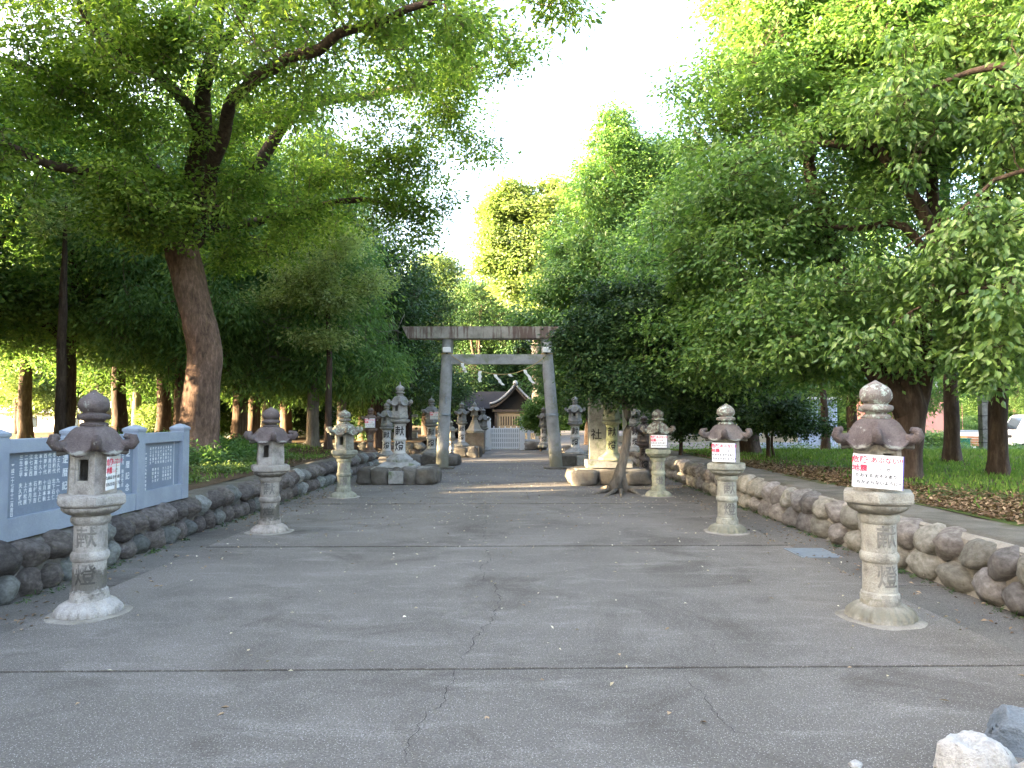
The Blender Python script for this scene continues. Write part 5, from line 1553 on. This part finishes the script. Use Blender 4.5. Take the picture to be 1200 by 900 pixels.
# leaning slim tree in front of the inscribed pillar
c0 = onz(732, 577)
Yc = c0.y
lob = []
for a in ((740, 380, 14.2, 1.0, .75), (800, 375, 14.8, .9, .7), (840, 400, 15, .8, .7), (790, 450, 14.8, .9, .5), (845, 455, 15.2, .8, .55), (875, 430, 15.6, .8, .6), (705, 375, 14.4, .6, .5), (705, 410, 14.2, .7, .55), (702, 445, 14.3, .5, .35), (780, 400, 14.4, .8, .7), (730, 450, 13.9, .85, .42), (775, 455, 14.3, .7, .4), (720, 350, 14.6, .7, .4), (670, 396, 14.2, .30, .24), (668, 398, 14.1, .26, .24), (688, 385, 14.3, .5, .35), (760, 345, 14.6, .6, .4), (820, 440, 15, .7, .6)):
    LB(*a)
t = build_tree('leaning_tree', 'slim tree with curved bare trunk and dark crown before the inscribed pillar', c0, [onz(722, 577, -.03), at(722, 568, Yc), at(731, 540, Yc), at(735, 505, Yc), at(734, 470, Yc), at(732, 430, Yc), at(735, 390, Yc)], [.13, .105, .085, .075, .07, .055, .03],
           [([onz(738, 578, -.03), at(735, 565, Yc + .02), at(733, 548, Yc)], [.09, .07, .06]), ([at(734, 478, Yc), at(700, 440, Yc), at(670, 410, Yc)], [.045, .03, .015]), ([at(734, 470, Yc), at(770, 440, Yc), at(800, 415, Yc)], [.045, .03, .015])],
           lob, 1900, 48, .24, .085, .042, 'leaf_dark', 'grey_bark', 47, nb=130, shell=.15, gap=-.4, flare=.8, fol=dict(droop=.3, tintv=.25, tintc=.5), twig=.004)
bm = bmesh.new()
for (a, b) in (((718, 576), (693, 580)), ((722, 578), (707, 583)), ((738, 577), (751, 580)), ((728, 578), (728, 584)), ((716, 574), (702, 572))):
    p, q = onz(*a), onz(*b)
    loc = Vector((c0.x, c0.y, c0.z))
    tube(bm, [p - loc + Vector((0, 0, .05)), (p + q) / 2 - loc + Vector((0, .02, .03)), q - loc + Vector((0, 0, -.01))], [.055, .035, .012], 7)
bm_obj('root', bm, M['grey_bark'], t, True)
# small dark trees on the right lawn
def small_dark(label, px, py, crown, seed, stems=((0, 0),), n=420, m='leaf_dark', tr=.05, z=.5, cr=.26, L=.09):
    b = onz(px, py, z)
    lob.clear()
    for (x, y, rx, rz) in crown:
        p = at(x, y, b.y); lob.append((p.x, p.y, p.z, rx, rx, rz))
    top = at(px, min(c[1] for c in crown) + 10, b.y)
    stems = list(stems)
    trunk = [(b.x, b.y, z - .1), (b.x + .02, b.y, z + .5), (b.x - .02, b.y, (z + top.z) / 2), (b.x, b.y, top.z)]
    lim = [([(b.x + s[0], b.y + s[1], z - .1), (b.x + s[0], b.y + s[1], z + .6), (b.x + s[0] * 2.5, b.y, z + 1.5)], [tr * .7, tr * .6, tr * .3]) for s in stems[1:]]
    return build_tree('small_tree', label, b, trunk, [tr, tr * .9, tr * .7, tr * .3], lim, list(lob), n, 40, cr, L, L * .48, m, 'dark_bark', seed, nb=40, shell=.1, gap=-.5, flare=.3, fol=dict(droop=.3, tintc=.45), twig=.004)
small_dark('small dark-leaved tree with thin stem behind the third right lantern', 797, 533, ((800, 470, .95, .55), (825, 490, .7, .4), (780, 490, .6, .35), (830, 455, .8, .6), (800, 500, .45, .3)), 51, n=520)
small_dark('low dark tree on two thin stems beside the second right lantern', 900, 537, ((905, 480, .8, .5), (932, 497, .45, .3), (880, 490, .55, .35), (918, 476, .5, .3), (965, 500, .3, .2)), 53, stems=((0, 0), (.16, .05)), n=480)
small_dark('thin dark trunk standing in front of the pale blue shed', 967, 526, ((960, 400, 1.4, .8), (1000, 380, 1.6, .9), (930, 410, 1.0, .6)), 55, n=260, tr=.13, cr=.4)
lob = []
for a in ((830, 440, 19.5, 1.8, .9), (880, 430, 19.5, 1.8, 1.0), (870, 350, 19.5, 2.2, 1.8), (800, 300, 19.5, 1.8, 1.8)):
    LB(*a)
b9 = g5(878, 531)
build_tree('lawn_tree', 'thick-stemmed dark tree standing behind the second right lantern', b9, [at(878, 536, b9.y), at(878, 500, b9.y), at(875, 430, b9.y), at(870, 330, b9.y)], [.3, .24, .2, .1], [], lob, 650, 44, .5, .12, .06, 'leaf_oak', 'dark_bark', 57, nb=80, shell=.4, fol=dict(tintc=.35))

# tall centre-right tree, and the sunlit yellow one behind it
YC = 26.0
lob = []
for a in ((722, 152, 26, .65, 1.0), (740, 185, 26, .9, .8), (712, 190, 26, 1.3, .9), (700, 235, 26, 1.6, 1.2), (740, 240, 26.5, 2.2, 1.5), (692, 290, 26, 1.7, 1.3), (705, 320, 25.5, 2.0, 1.3), (655, 350, 26, 1.1, 1.0), (680, 375, 25.5, 1.8, 1.2), (740, 330, 26, 2.4, 2.2), (630, 375, 26, .9, .55), (780, 230, 27, 2.2, 2.4), (665, 430, 26.5, 1.5, 1.3), (720, 420, 26.5, 2.2, 1.6)):
    LB(*a)
bc = onz(708, 530, .0); 
cb = at(712, 520, YC); cb.z = .45
build_tree('hinoki_tree', 'tall pointed green conifer rising at the centre right of the sky gap', cb, [(cb.x, cb.y, .3), (cb.x, cb.y, 4), (cb.x + .1, cb.y, 8), (cb.x + .2, cb.y, 12.6)], [.32, .26, .17, .03], [], lob, 2300, 76, .46, .17, .065, 'leaf_oak', 'cedar_bark', 61, nb=240,
           shell=.35, gap=-.25, gs=.9, fol=dict(droop=.35, tintv=.30, tintc=.36, flat=.6))
lob = []
for a in ((585, 245, 42, 1.1, .9), (575, 310, 42, .9, .8), (600, 240, 42, 1.7, 1.5), (630, 225, 42, 1.8, 1.3), (590, 285, 42, 1.5, 1.3), (620, 300, 42, 2.0, 2.0), (645, 260, 42, 1.8, 2.0), (605, 335, 42, 1.2, 1.0), (575, 255, 42, .8, .6), (650, 340, 42, 2.2, 2.0)):
    LB(*a)
yb = at(632, 520, 42); yb.z = .3
build_tree('broadleaf_tree', 'sunlit yellow-green tree crown at the right edge of the sky gap', yb, [(yb.x, yb.y, 0), (yb.x - .1, yb.y, 5), (yb.x, yb.y, 9), (yb.x - .4, yb.y, 14)], [.4, .34, .25, .06], [], lob, 1000, 46, .62, .26, .13, 'leaf_yellow', 'grey_bark', 67, nb=110, shell=.3, gap=-.05, gs=.45,
           fol=dict(droop=.2, tintc=.55), twig=.014)

# --- templates that are copied
def cedar(label, base, H, rr, z0, seed, trunk_r=.2, n=620, m='leaf_cedar', bark='cedar_bark', name='cedar_tree', lean=(0, 0), group=None, k=60, cr=.5):
    b = Vector(base)
    lobes = []
    r = random.Random(seed)
    nl = 13
    for i in range(nl):
        f = (i + .5) / nl
        z = b.z + z0 + (H - z0) * f
        w_ = rr * (1 - .82 * f ** 1.3)
        a = i * 2.4
        lobes.append((b.x + lean[0] * f + math.cos(a) * w_ * .42, b.y + lean[1] * f + math.sin(a) * w_ * .42, z, w_ * .72, w_ * .72, (H - z0) / nl * 1.2))
    return build_tree(name, label, b, [(b.x, b.y, b.z - .15), (b.x, b.y, b.z + 1.2), (b.x + lean[0] * .3, b.y + lean[1] * .3, b.z + H * .45), (b.x + lean[0], b.y + lean[1], b.z + H * .97)], [trunk_r * 1.15, trunk_r, trunk_r * .7, .02], [], lobes, n, k, cr, .17, .05, m, bark, seed, nb=90,
                      shell=.3, gap=-.15, gs=.9, flare=.25, group=group, fol=dict(droop=.55, elong=(1, 1, .8), tintv=.24, tintc=.42, spread=.6), twig=.008)
def broad(label, base, H, rr, z0, seed, n=650, m='leaf_camphor', bark='dark_bark', name='broadleaf_tree', group=None, L=.14, k=44, cr=.62, tr_=.24):
    b = Vector(base)
    r = random.Random(seed)
    lobes, lims = [], []
    for i in range(11):
        a = i * 2.4 + seed; f = r.random()
        z = b.z + z0 + (H - z0) * (.12 + .8 * f)
        d = rr * .55 * math.sqrt(max(.1, 1 - (f * 1.2 - .35) ** 2)) * r.uniform(.6, 1.1)
        c = (b.x + math.cos(a) * d, b.y + math.sin(a) * d, z)
        lobes.append((*c, rr * .5, rr * .5, (H - z0) * .2))
        if i % 2 == 0: lims.append(([(b.x, b.y, b.z + H * .3), (b.x + math.cos(a) * d * .4, b.y + math.sin(a) * d * .4, b.z + H * .3 + (z - b.z - H * .3) * .6), c], [tr_ * .5, tr_ * .3, .03]))
    return build_tree(name, label, b, [(b.x, b.y, b.z - .15), (b.x + .05, b.y, b.z + 1.2), (b.x, b.y + .1, b.z + H * .4), (b.x + .1, b.y, b.z + H * .8)], [tr_ * 1.15, tr_, tr_ * .8, .04], lims, lobes, n, k, cr, L, L * .5, m, bark, seed, nb=90,
                      shell=.35, gap=-.2, gs=.5, flare=.3, group=group, fol=dict(droop=.3, tintv=.25, tintc=.5), twig=.008)
TG = 'dark forest trees of the shrine grove'
def put(src, label, x, y, z=.7, s=1.0, rz=0.0, group=None, sz=None):
    o = copy_tree(src)
    o.location = (x, y, z); o.scale = (s, s, sz or s); o.rotation_euler = (0, 0, rz)
    o['label'] = label
    if group: o['group'] = group
    return o
def gl(px, Y, z=.72):
    p = at(px, 500, Y); return (p.x, Y, z)
cA = cedar('conifer with pale bare double trunk standing behind the third left lantern', gl(367, 21.5, .68), 10.5, 2.5, 1.9, 71, .17, group=TG, n=760, bark='grey_bark', name='cedar_tree')
trunk2 = cA.children[0].copy(); COL.objects.link(trunk2); trunk2.parent = cA; trunk2.location = (.40, .35, 0); trunk2.rotation_euler = (0, R(2), 2)
cB = cedar('conifer with reddish trunk just right of the big camphor trunk', gl(281, 22, .72), 12, 2.9, 1.9, 73, .22, group=TG, n=760)
bA = broad('dark broadleaf tree behind the far left end of the granite fence', gl(75, 21, .72), 10, 4.0, 2.0, 79, m='leaf_cedar', bark='dark_bark', group=TG, n=900, L=.15)
bB = broad('bushy dark evergreen left of the torii beam', gl(440, 26, .5), 8.2, 2.6, 1.7, 83, m='leaf_dark', group=TG, n=800, L=.14)
spec = [
    (cB, 'sunlit slanting orange trunk between the camphor and the second lantern', gl(297, 24), .95, 1.0, None),
    (cA, 'thin conifer behind the second left lantern', gl(312, 26), 1.0, 2.1, None),
    (cB, 'conifer in deep shade behind the double trunk', gl(335, 29), 1.0, 3.0, None),
    (cA, 'conifer with drooping boughs right of the double trunk', gl(400, 24.5), .92, 4.2, None),
    (cB, 'conifer with low boughs above the left notice lantern', gl(425, 29.5, .5), .88, 5.2, None),
    (bA, 'dark tree filling the gap behind the camphor trunk', gl(190, 25), .95, .7, None),
    (bA, 'dark tree left of the camphor trunk above the granite fence', gl(140, 22.5), .9, 2.4, None),
    (cB, 'conifer trunk close behind the left of the camphor trunk', gl(213, 20), 1.0, .5, None),
    (bA, 'dark tree at the left frame edge', gl(-30, 19), 1.0, 4.4, None),
    (bA, 'second dark tree behind the granite fence, its crown meeting the frame edge', gl(30, 25), .9, 3.4, None),
    (cA, 'conifer far behind the granite fence', gl(160, 30), 1.05, 1.2, None),
    (cB, 'tall conifer far behind the camphor tree', gl(245, 31), 1.1, 2.5, None),
    (cB, 'tall conifer at the back between the left lanterns', gl(375, 33, .5), 1.08, 3.9, None),
    (bB, 'round dark evergreen right behind the tall left lantern', gl(476, 30.0, .45), .92, 1.5, None),
    (bB, 'dark evergreen behind the torii tie beam at left', gl(500, 38, 0), .95, 2.9, None),
    (bB, 'dark evergreen behind the torii tie beam at centre', gl(560, 56, 0), 1.5, .4, None),
    (bB, 'dark evergreen rising behind the shrine gable', gl(612, 60, 0), 1.6, 4.9, None),
    (bB, 'dark evergreen behind the right torii pillar', gl(690, 38, 0), .95, 5.9, None),
    (bB, 'dark evergreen beyond the inscribed pillar', gl(715, 31, .4), .85, 3.1, None),
    (bB, 'dark evergreen beyond the third right lantern', gl(770, 29, .4), .9, .9, None),
    (bB, 'dark evergreen far back on the right lawn', gl(840, 29, .2), .95, 2.2, None),
    (bA, 'broad dark tree at the back of the right lawn', gl(1000, 27, .1), .8, 1.9, None),
    (cB, 'dark conifer between the shed and the pink building', gl(1030, 24, .3), .9, 4.9, None),
    (bA, 'broad dark tree behind the white truck', gl(1190, 48, -.4), .8, 5.0, None),
    (bA, 'broad tree behind the pink building', gl(1110, 56, -.4), 1.0, .3, None),
    (bA, 'dark tree above the pale blue shed', gl(930, 42, -.3), .9, 2.0, None),
]
for (src, lab, p, s, rz, _) in spec:
    put(src, lab, p[0], p[1], p[2], s, rz, TG)
# brighter trees further off
yA = broad('olive-green sunlit tree left of the torii top beam, far back', gl(520, 62, 0), 14.5, 5.0, 3.0, 89, m='leaf_yellow', group='far sunlit trees', n=900, L=.30, cr=1.0, tr_=.35)
for (lab, px, Y, s, rz) in (('far dull green tree top at the lower edge of the sky gap', 562, 70, .95, 2.0), ('bright background tree behind the left granite fence', 20, 40, .55, 1.0), ('bright background tree between trunks at far left', 110, 44, .6, 3.0), ('bright background tree behind the camphor trunk', 210, 46, .6, 5.0),
                            ('bright distant tree behind the yard on the right', 1160, 62, .7, 3.7)):
    p = gl(px, Y, 0); put(yA, lab, *p, s, rz, 'far sunlit trees')
for (lab, px, Y, s, rz, src) in (('dark far tree crown at the foot of the sky gap', 548, 66, 1.75, 2.0, bB), ('far round dark crown just right of the sky gap foot', 585, 76, 1.75, 4.0, bB), ('far dark crown left of the torii beam end', 470, 58, 1.6, 1.0, bB),
                                 ('far dark crown behind the leaning tree', 700, 60, 1.7, 3.3, bB), ('far dark crown behind the tall pointed conifer', 770, 56, 1.8, 5.3, bB)):
    p = gl(px, Y, 0); put(src, lab, *p, s, rz, TG)
# yellow sprays among the left trees: sunlight put into the leaf tint
lob = []
for a in ((355, 325, 19, 1.1, .4), (395, 285, 19, 1.1, .4), (375, 355, 19, 1.0, .35), (425, 330, 19.5, .9, .4), (335, 350, 19.3, .9, .3), (410, 310, 18.5, .8, .25), (380, 395, 19, .7, .2)):
    LB(*a)
pY = gl(385, 19.6, .68)
build_tree('maple_tree', 'yellow-green crown right of the camphor trunk, its sunlight tinted into the leaves', pY, [(pY[0], pY[1], .6), (pY[0], pY[1], 3), (pY[0] - .1, pY[1], 5.5)], [.10, .08, .03], [], lob, 420, 44, .42, .10, .05, 'leaf_yellow', 'dark_bark', 97, nb=90, shell=.05, gap=.02, gs=1.3, fol=dict(tintc=.85, tintv=.25))
lob = []
for a in ((75, 250, 17, .8, .7), (95, 240, 17, .7, .5), (60, 270, 17, .5, .5)):
    LB(*a)
pR = gl(70, 17.5, .72)
build_tree('reddish_conifer', 'conifer with yellow and reddish tufts tinted as if sunlit at far left below the camphor limb', pR, [(pR[0], pR[1], .6), (pR[0], pR[1], 4), (pR[0], pR[1], 6.8)], [.13, .1, .03], [], lob, 150, 40, .36, .14, .03, 'leaf_yellow', 'dark_bark', 99, nb=40, shell=.05, gap=0, gs=1.3, fol=dict(tintc=.85, tintv=.3))  # bright yellow leaf tint stands in for sun on the tufts
lob.clear()
lob += [tuple(at(52, 256, 16.9)) + (.45, .45, .5), tuple(at(80, 270, 16.9)) + (.3, .3, .35), tuple(at(95, 225, 16.9)) + (.3, .3, .3)]
# evergreen shrubs: by the gate, far left, and ground plants
def shrub(label, base, lobes, m, seed, n=180, L=.09, cr=.24, name='shrub', k=36, group=None):
    b = Vector(base)
    return build_tree(name, label, b, [(b.x, b.y, b.z - .05), (b.x, b.y, b.z + .3), (b.x + .05, b.y, b.z + .9 * max(l[2] + l[5] - 0 for l in lobes))], [.05, .04, .01], [], [(b.x + l[0], b.y + l[1], b.z + l[2], l[3], l[4], l[5]) for l in lobes], n, k, cr, L, L * .5, m, 'dark_bark', seed, nb=24, shell=.1, gap=-.6, flare=.2, cat='shrub', group=group, twig=.004)
p = gl(634, 30.5, .2)
shrub('leafy green shrub hiding the right end of the shrine gable', (p[0], 30.5, 0), [(0, 0, 1.8, .7, .6, .6), (-.35, 0, 1.35, .5, .4, .4), (.4, 0, 2.1, .5, .5, .4), (.3, 0, 1.0, .5, .5, .3)], 'leaf_cedar', 101, n=330, L=.11)
p = onz(42, 517, .72)
shrub('rounded sunlit yellow-green bush beyond the granite fence at far left', (p.x, 30, .7), [(0, 0, .65, .85, .85, .65)], 'leaf_yellow', 103, n=260, cr=.22)
shrub('dull green bush right of the rounded sunlit bush', (p.x + 2.4, 31, .7), [(0, 0, .45, .5, .5, .5)], 'leaf_cedar', 104, n=120)
shrub('loose yellow bush left of the rounded sunlit bush', (p.x - 1.7, 31, .7), [(0, 0, .6, .6, .5, .5), (.4, 0, .9, .4, .4, .4)], 'leaf_yellow', 105, n=170)
for (lab, px, Y, w_, hh, sd) in (('low green bush at the foot of the pink building', 1094, 34, 1.2, .5, 106), ('clipped green hedge left of the concrete post', 1140, 46, 2.2, 1.0, 107), ('green bush at the back right of the yard wall', 1122, 45, 1.6, .9, 108)):
    q = at(px, 520, Y); shrub(lab, (q.x, Y, hr(q.x, Y)), [(0, 0, hh * .8, w_, .7, hh)], 'leaf_glossy', sd, n=260, L=.12)
# grove out of frame on the left that shades the approach
OG = 'grove trees west of the approach'
r = random.Random(77)
bG = broad('tall high-crowned tree of the grove outside the view to the left', (-12.8, 8.8, .6), 9.6, 4.0, 4.6, 121, m='leaf_camphor', group=OG, n=900, L=.2, cr=.8)
for (x, y) in [(-11.5, 3.5), (-10.5, -2), (-15, 13.6), (-15.5, 1), (-16, -6), (-12, -9), (-19, 9), (-20, 3), (-21, -3), (-25, 9), (-26, 1), (-17, -13), (-23, -10), (-31, 5), (-30, -6), (-22, 15)]:
    put(bG, 'tall high-crowned tree of the grove outside the view to the left', x + r.uniform(-.6, .6), y + r.uniform(-.6, .6), .6, r.uniform(.95, 1.2), r.uniform(0, 6), OG)
UG = 'unseen evergreens added west of the approach to shade it'
un = broad('dense low evergreen added outside the view to the left to block the sun', (-15, 8.3, .6), 5.6, 2.3, -.1, 111, m='leaf_dark', group=UG, n=520, L=.18, cr=.6, tr_=.1, name='understory_tree')  # unseen understory added to block low sun, gaps leave streaks on the path
for (x, y, s) in [(-14.8, 5, 1), (-15, 1.8, 1), (-14, -1.5, 1.1), (-15, -5, 1.1), (-15.2, 14.0, 1.0), (-19, 6.6, 1.15), (-18.5, 3.4, 1.1), (-18.5, .3, 1.15), (-18.5, -3, 1.1), (-18.5, -6.6, 1.1), (-22, 6.5, 1.1), (-20, 13.4, 1.0), (-19, 17, 1.0), (-14, -9, 1.2), (-25, 3, 1.2), (-26, 12.5, 1.0)]:
    put(un, 'dense low evergreen added outside the view to the left to block the sun', x, y, .6, s, r.uniform(0, 6), UG)
for (lab, x, y, s) in (('dark bushy evergreen beyond the far side wall left of the gate', -6.2, 30.2, .62), ('dark bushy evergreen further left beyond the far side wall', -9.4, 30.8, .7), ('dark bushy evergreen at the back of the side path', -13.5, 31.2, .8),
                       ('dark evergreen left of the shrine halls', -9.5, 42.5, 1.45), ('dark evergreen close to the left end of the worship hall', -8.6, 47.0, 1.45), ('dark evergreen far left of the shrine halls', -14, 40, 1.6)):
    put(un, lab, x, y, .3, s, r.uniform(0, 6), TG)  # evergreens added here to keep the sun off the gate and shrine halls
for (x, y, s) in [(13, 3, 1.0), (16, -3, 1.05), (14.5, 8, 1.0), (-8, -14, 1.0), (3, -22, 1.1)]:
    put(bG, 'broad tree of the lawn outside the view to the right', x, y, .5, s, r.uniform(0, 6), 'lawn trees east of the approach')

# far woodland behind everything: one mass
def wood_mass(name, label, pts, m, seed, n, L, cr, k=30):
    t = thing(name, label, 'woodland', pts[0][:3])
    b = np.array(pts[0][:3], float)
    lb = np.array(pts, float); lb[:, :3] -= b
    C = sample_clusters(lb, n, seed, .6, -.3, .2)
    fo = foliage('foliage', C, cr, k, L, L * .55, M[m], t, seed, tintv=.25, tintc=.5); fo['kind'] = 'stuff'
    t['kind'] = 'stuff'
    return t
pts = []
for i in range(22):
    x = -75 + i * 7.2
    y = 88 + 8 * math.sin(i * 1.3)
    hh = 8 + 2.0 * math.sin(i * 2.1) + (2 if abs(x) > 25 else -1.5)
    if -12 < x < 6: hh = 8.0
    pts.append((x, y, hh * .45, 6.0, 4, hh * .62))
wood_mass('far_woodland', 'dim continuous wood closing the view far behind the shrine', pts, 'leaf_cedar', 5, 6000, .75, 1.9, k=30)
pts = [(-70 + i * 4.5, 52 + 3 * math.sin(i), 2.5, 3.2, 2.5, 2.6 + .8 * math.sin(i * 1.7)) for i in range(13)]
wood_mass('far_woodland', 'sunlit scrub wood behind the trunks on the far left', pts, 'leaf_yellow', 6, 2200, .4, 1.1, k=30)

# --- grass, litter, ground plants
def scatter(n, x0, x1, y0, y1, hf, dens, seed, power=1.6):
    r = np.random.default_rng(seed)
    out = []
    tries = 0
    while sum(len(o) for o in out) < n and tries < 60:
        m_ = n
        u = r.random(m_)
        y = y0 + (y1 - y0) * u ** power
        x = x0 + (x1 - x0) * r.random(m_)
        keep = [dens(a, b) > r.random() for a, b in zip(x, y)]
        keep = np.array(keep)
        out.append(np.stack([x[keep], y[keep]], 1)); tries += 1
    P = np.concatenate(out)[:n]
    z = np.array([hf(a, b) for a, b in P])
    return np.column_stack([P, z])
def blades(name, label, P, hgt, wid, m, seed, tc=.5, lean=.35, tv=.22):
    r = np.random.default_rng(seed)
    n = len(P)
    D = r.normal(size=(n, 3)) * lean; D[:, 2] = 1
    a = r.random(n) * 2 * PI
    Nn = np.stack([np.cos(a), np.sin(a), np.full(n, .2)], 1)
    t = np.clip(tc + r.normal(size=n) * tv, 0, 1)
    me = leaf_mesh(name, P, D, Nn, hgt * (.5 + r.random(n)), wid * (.6 + .8 * r.random(n)), t, fold=.1)
    o = link(name, me, m)
    return tag(o, label, 'grass', kind='stuff')
def nz(x, y, s=.5, o=0): return noise.noise(Vector((x * s + o, y * s, o)))
def dens_r(x, y):       # grass thickens away from the wall
    d = (x - 4.75)
    v = min(1, max(0.03, (d - .9) / 1.6 + nz(x, y, .7) * .9)) if y < 16 else .9
    return v if abs(x) < y * .80 + 2 else 0
P = scatter(65000, 4.75, 34, 5, 36, hr, dens_r, 3, 1.5)
blades('lawn_grass', 'green grass of the lawn behind the right boulder wall', P, .085, .022, M['grass'], 4)
def dens_l(x, y):
    d = -4.6 - x
    return (.15 + max(0, nz(x, y, .6, 4)) * 1.8 + (.5 if d > 1.5 else 0)) if abs(x) < y * .80 + 2 else 0
P = scatter(26000, -16, -4.7, 7, 21.5, hl, dens_l, 5, 1.2)
blades('verge_grass', 'patchy grass among fallen leaves behind the left boulder wall', P, .08, .022, M['grass'], 6, tc=.6)
def litter(name, label, n, x0, x1, y0, y1, hf, dens, seed, L=.06, m='litter', pw=1.3, zoff=.008, tc=.5):
    P = scatter(n, x0, x1, y0, y1, hf, dens, seed, pw)
    r = np.random.default_rng(seed)
    P[:, 2] += zoff + r.random(len(P)) * .012
    a = r.random(len(P)) * 2 * PI
    D = np.stack([np.cos(a), np.sin(a), r.normal(size=len(P)) * .25], 1)
    Nn = r.normal(size=D.shape) * .25; Nn[:, 2] = 1
    t = np.clip(tc + r.normal(size=len(P)) * .3, 0, 1)
    me = leaf_mesh(name, P, D, Nn, L * (.6 + .8 * r.random(len(P))), L * .5 * (.6 + .8 * r.random(len(P))), t, fold=.3)
    return tag(link(name, me, M[m]), label, 'fallen leaves', kind='stuff')
litter('leaf_litter', 'brown fallen leaves along the edge of the right lawn', 26000, 4.68, 14, 5, 24, hr, lambda x, y: (max(.04, 1.0 - abs(x - 5.3) / 1.25 + nz(x, y, .6, 2) * 1.2) if abs(x) < y * .8 + 2 else 0), 8)
litter('leaf_litter', 'brown fallen leaves among the trees behind the left boulder wall', 16000, -14, -4.66, 6, 21.5, hl, lambda x, y: (.35 + nz(x, y, .5, 7) if abs(x) < y * .8 + 2 else 0), 9)
litter('pavement_leaves', 'sparse yellow and red fallen leaves dotted over the pavement', 1300, -4.0, 3.8, 2.5, 24, lambda x, y: 0.0, lambda x, y: (.03 + .5 * min(1, max(0, (y - 8) / 8)) + (.5 if abs(x) > 3 and y > 6 else 0)), 10, L=.042, pw=1.0, zoff=.003, tc=.85, m='litter')
litter('pavement_leaves', 'tiny pale petals and leaf bits scattered on the far pavement', 1500, -3.6, 3.6, 4, 24, lambda x, y: 0.0, lambda x, y: .15 + .6 * min(1, max(0, (y - 6) / 6)), 12, L=.034, pw=.9, zoff=.003, tc=.6, m='petal')
r_ = np.random.default_rng(33)
for (xs, lab, n_) in (((-3.99, -3.93), 'small weeds and moss tufts at the foot of the left boulder wall', 110), ((3.72, 3.80), 'small weeds and moss tufts at the foot of the right boulder wall', 110)):
    y_ = 4.5 + 18 * r_.random(n_) ** 1.2
    P = np.column_stack([xs[0] + (xs[1] - xs[0]) * r_.random(n_), y_, np.full(n_, .012)])
    t = thing('wall_weeds', lab, 'weeds', (0, 0, 0), kind='stuff')
    foliage('foliage', P, .03, 12, .04, .012, M['leaf_dark'], t, 44, tintc=.6, tintv=.3, flat=.5)['kind'] = 'stuff'
for (xs, lab) in (((-4.0, -3.4), 'drift of fallen leaves gathered along the left gutter'), ((3.1, 3.75), 'drift of fallen leaves gathered along the right gutter')):
    litter('gutter_leaves', lab, 520, xs[0], xs[1], 5, 24, lambda x, y: 0.0, lambda x, y: max(0, .35 + nz(x, y, .5, 9) * 1.6), int(xs[0] * 10) % 50, L=.04, pw=1.0, zoff=.003, tc=.6)
# leafy ground plants by the camphor foot
def dens_p(x, y): return max(0, nz(x, y, .8, 11) * 2 + .15)
P = scatter(900, -7.8, -4.9, 9.8, 16.5, hl, dens_p, 14, 1.0)
P[:, 2] += .05
t = thing('ground_plants', 'bright leafy ground plants between granite fence and camphor foot', 'ground cover', (0, 0, 0), kind='stuff')
foliage('foliage', P, .15, 26, .06, .032, M['leaf_yellow'], t, 15, tintc=.35, tintv=.3, flat=.45)['kind'] = 'stuff'
P = scatter(420, -9.0, -5.6, 13.2, 17.5, hl, lambda x, y: .9, 16, 1.0)
P[:, 2] += .16
t = thing('ground_plants', 'darker knee-high undergrowth around the camphor trunk', 'ground cover', (0, 0, 0), kind='stuff')
foliage('foliage', P, .26, 34, .10, .035, M['leaf_oak'], t, 17, tintc=.4, tintv=.2, flat=.7)['kind'] = 'stuff'
P = scatter(260, 4.9, 30, 20, 33, hr, lambda x, y: .3 if abs(x) < y * .75 else 0, 18, 1.0)
P[:, 2] += .1
t = thing('ground_plants', 'weedy tufts along the far edge of the right lawn', 'ground cover', (0, 0, 0), kind='stuff')
foliage('foliage', P, .35, 34, .10, .03, M['leaf_glossy'], t, 19, tintc=.4, tintv=.2, flat=.6)['kind'] = 'stuff'
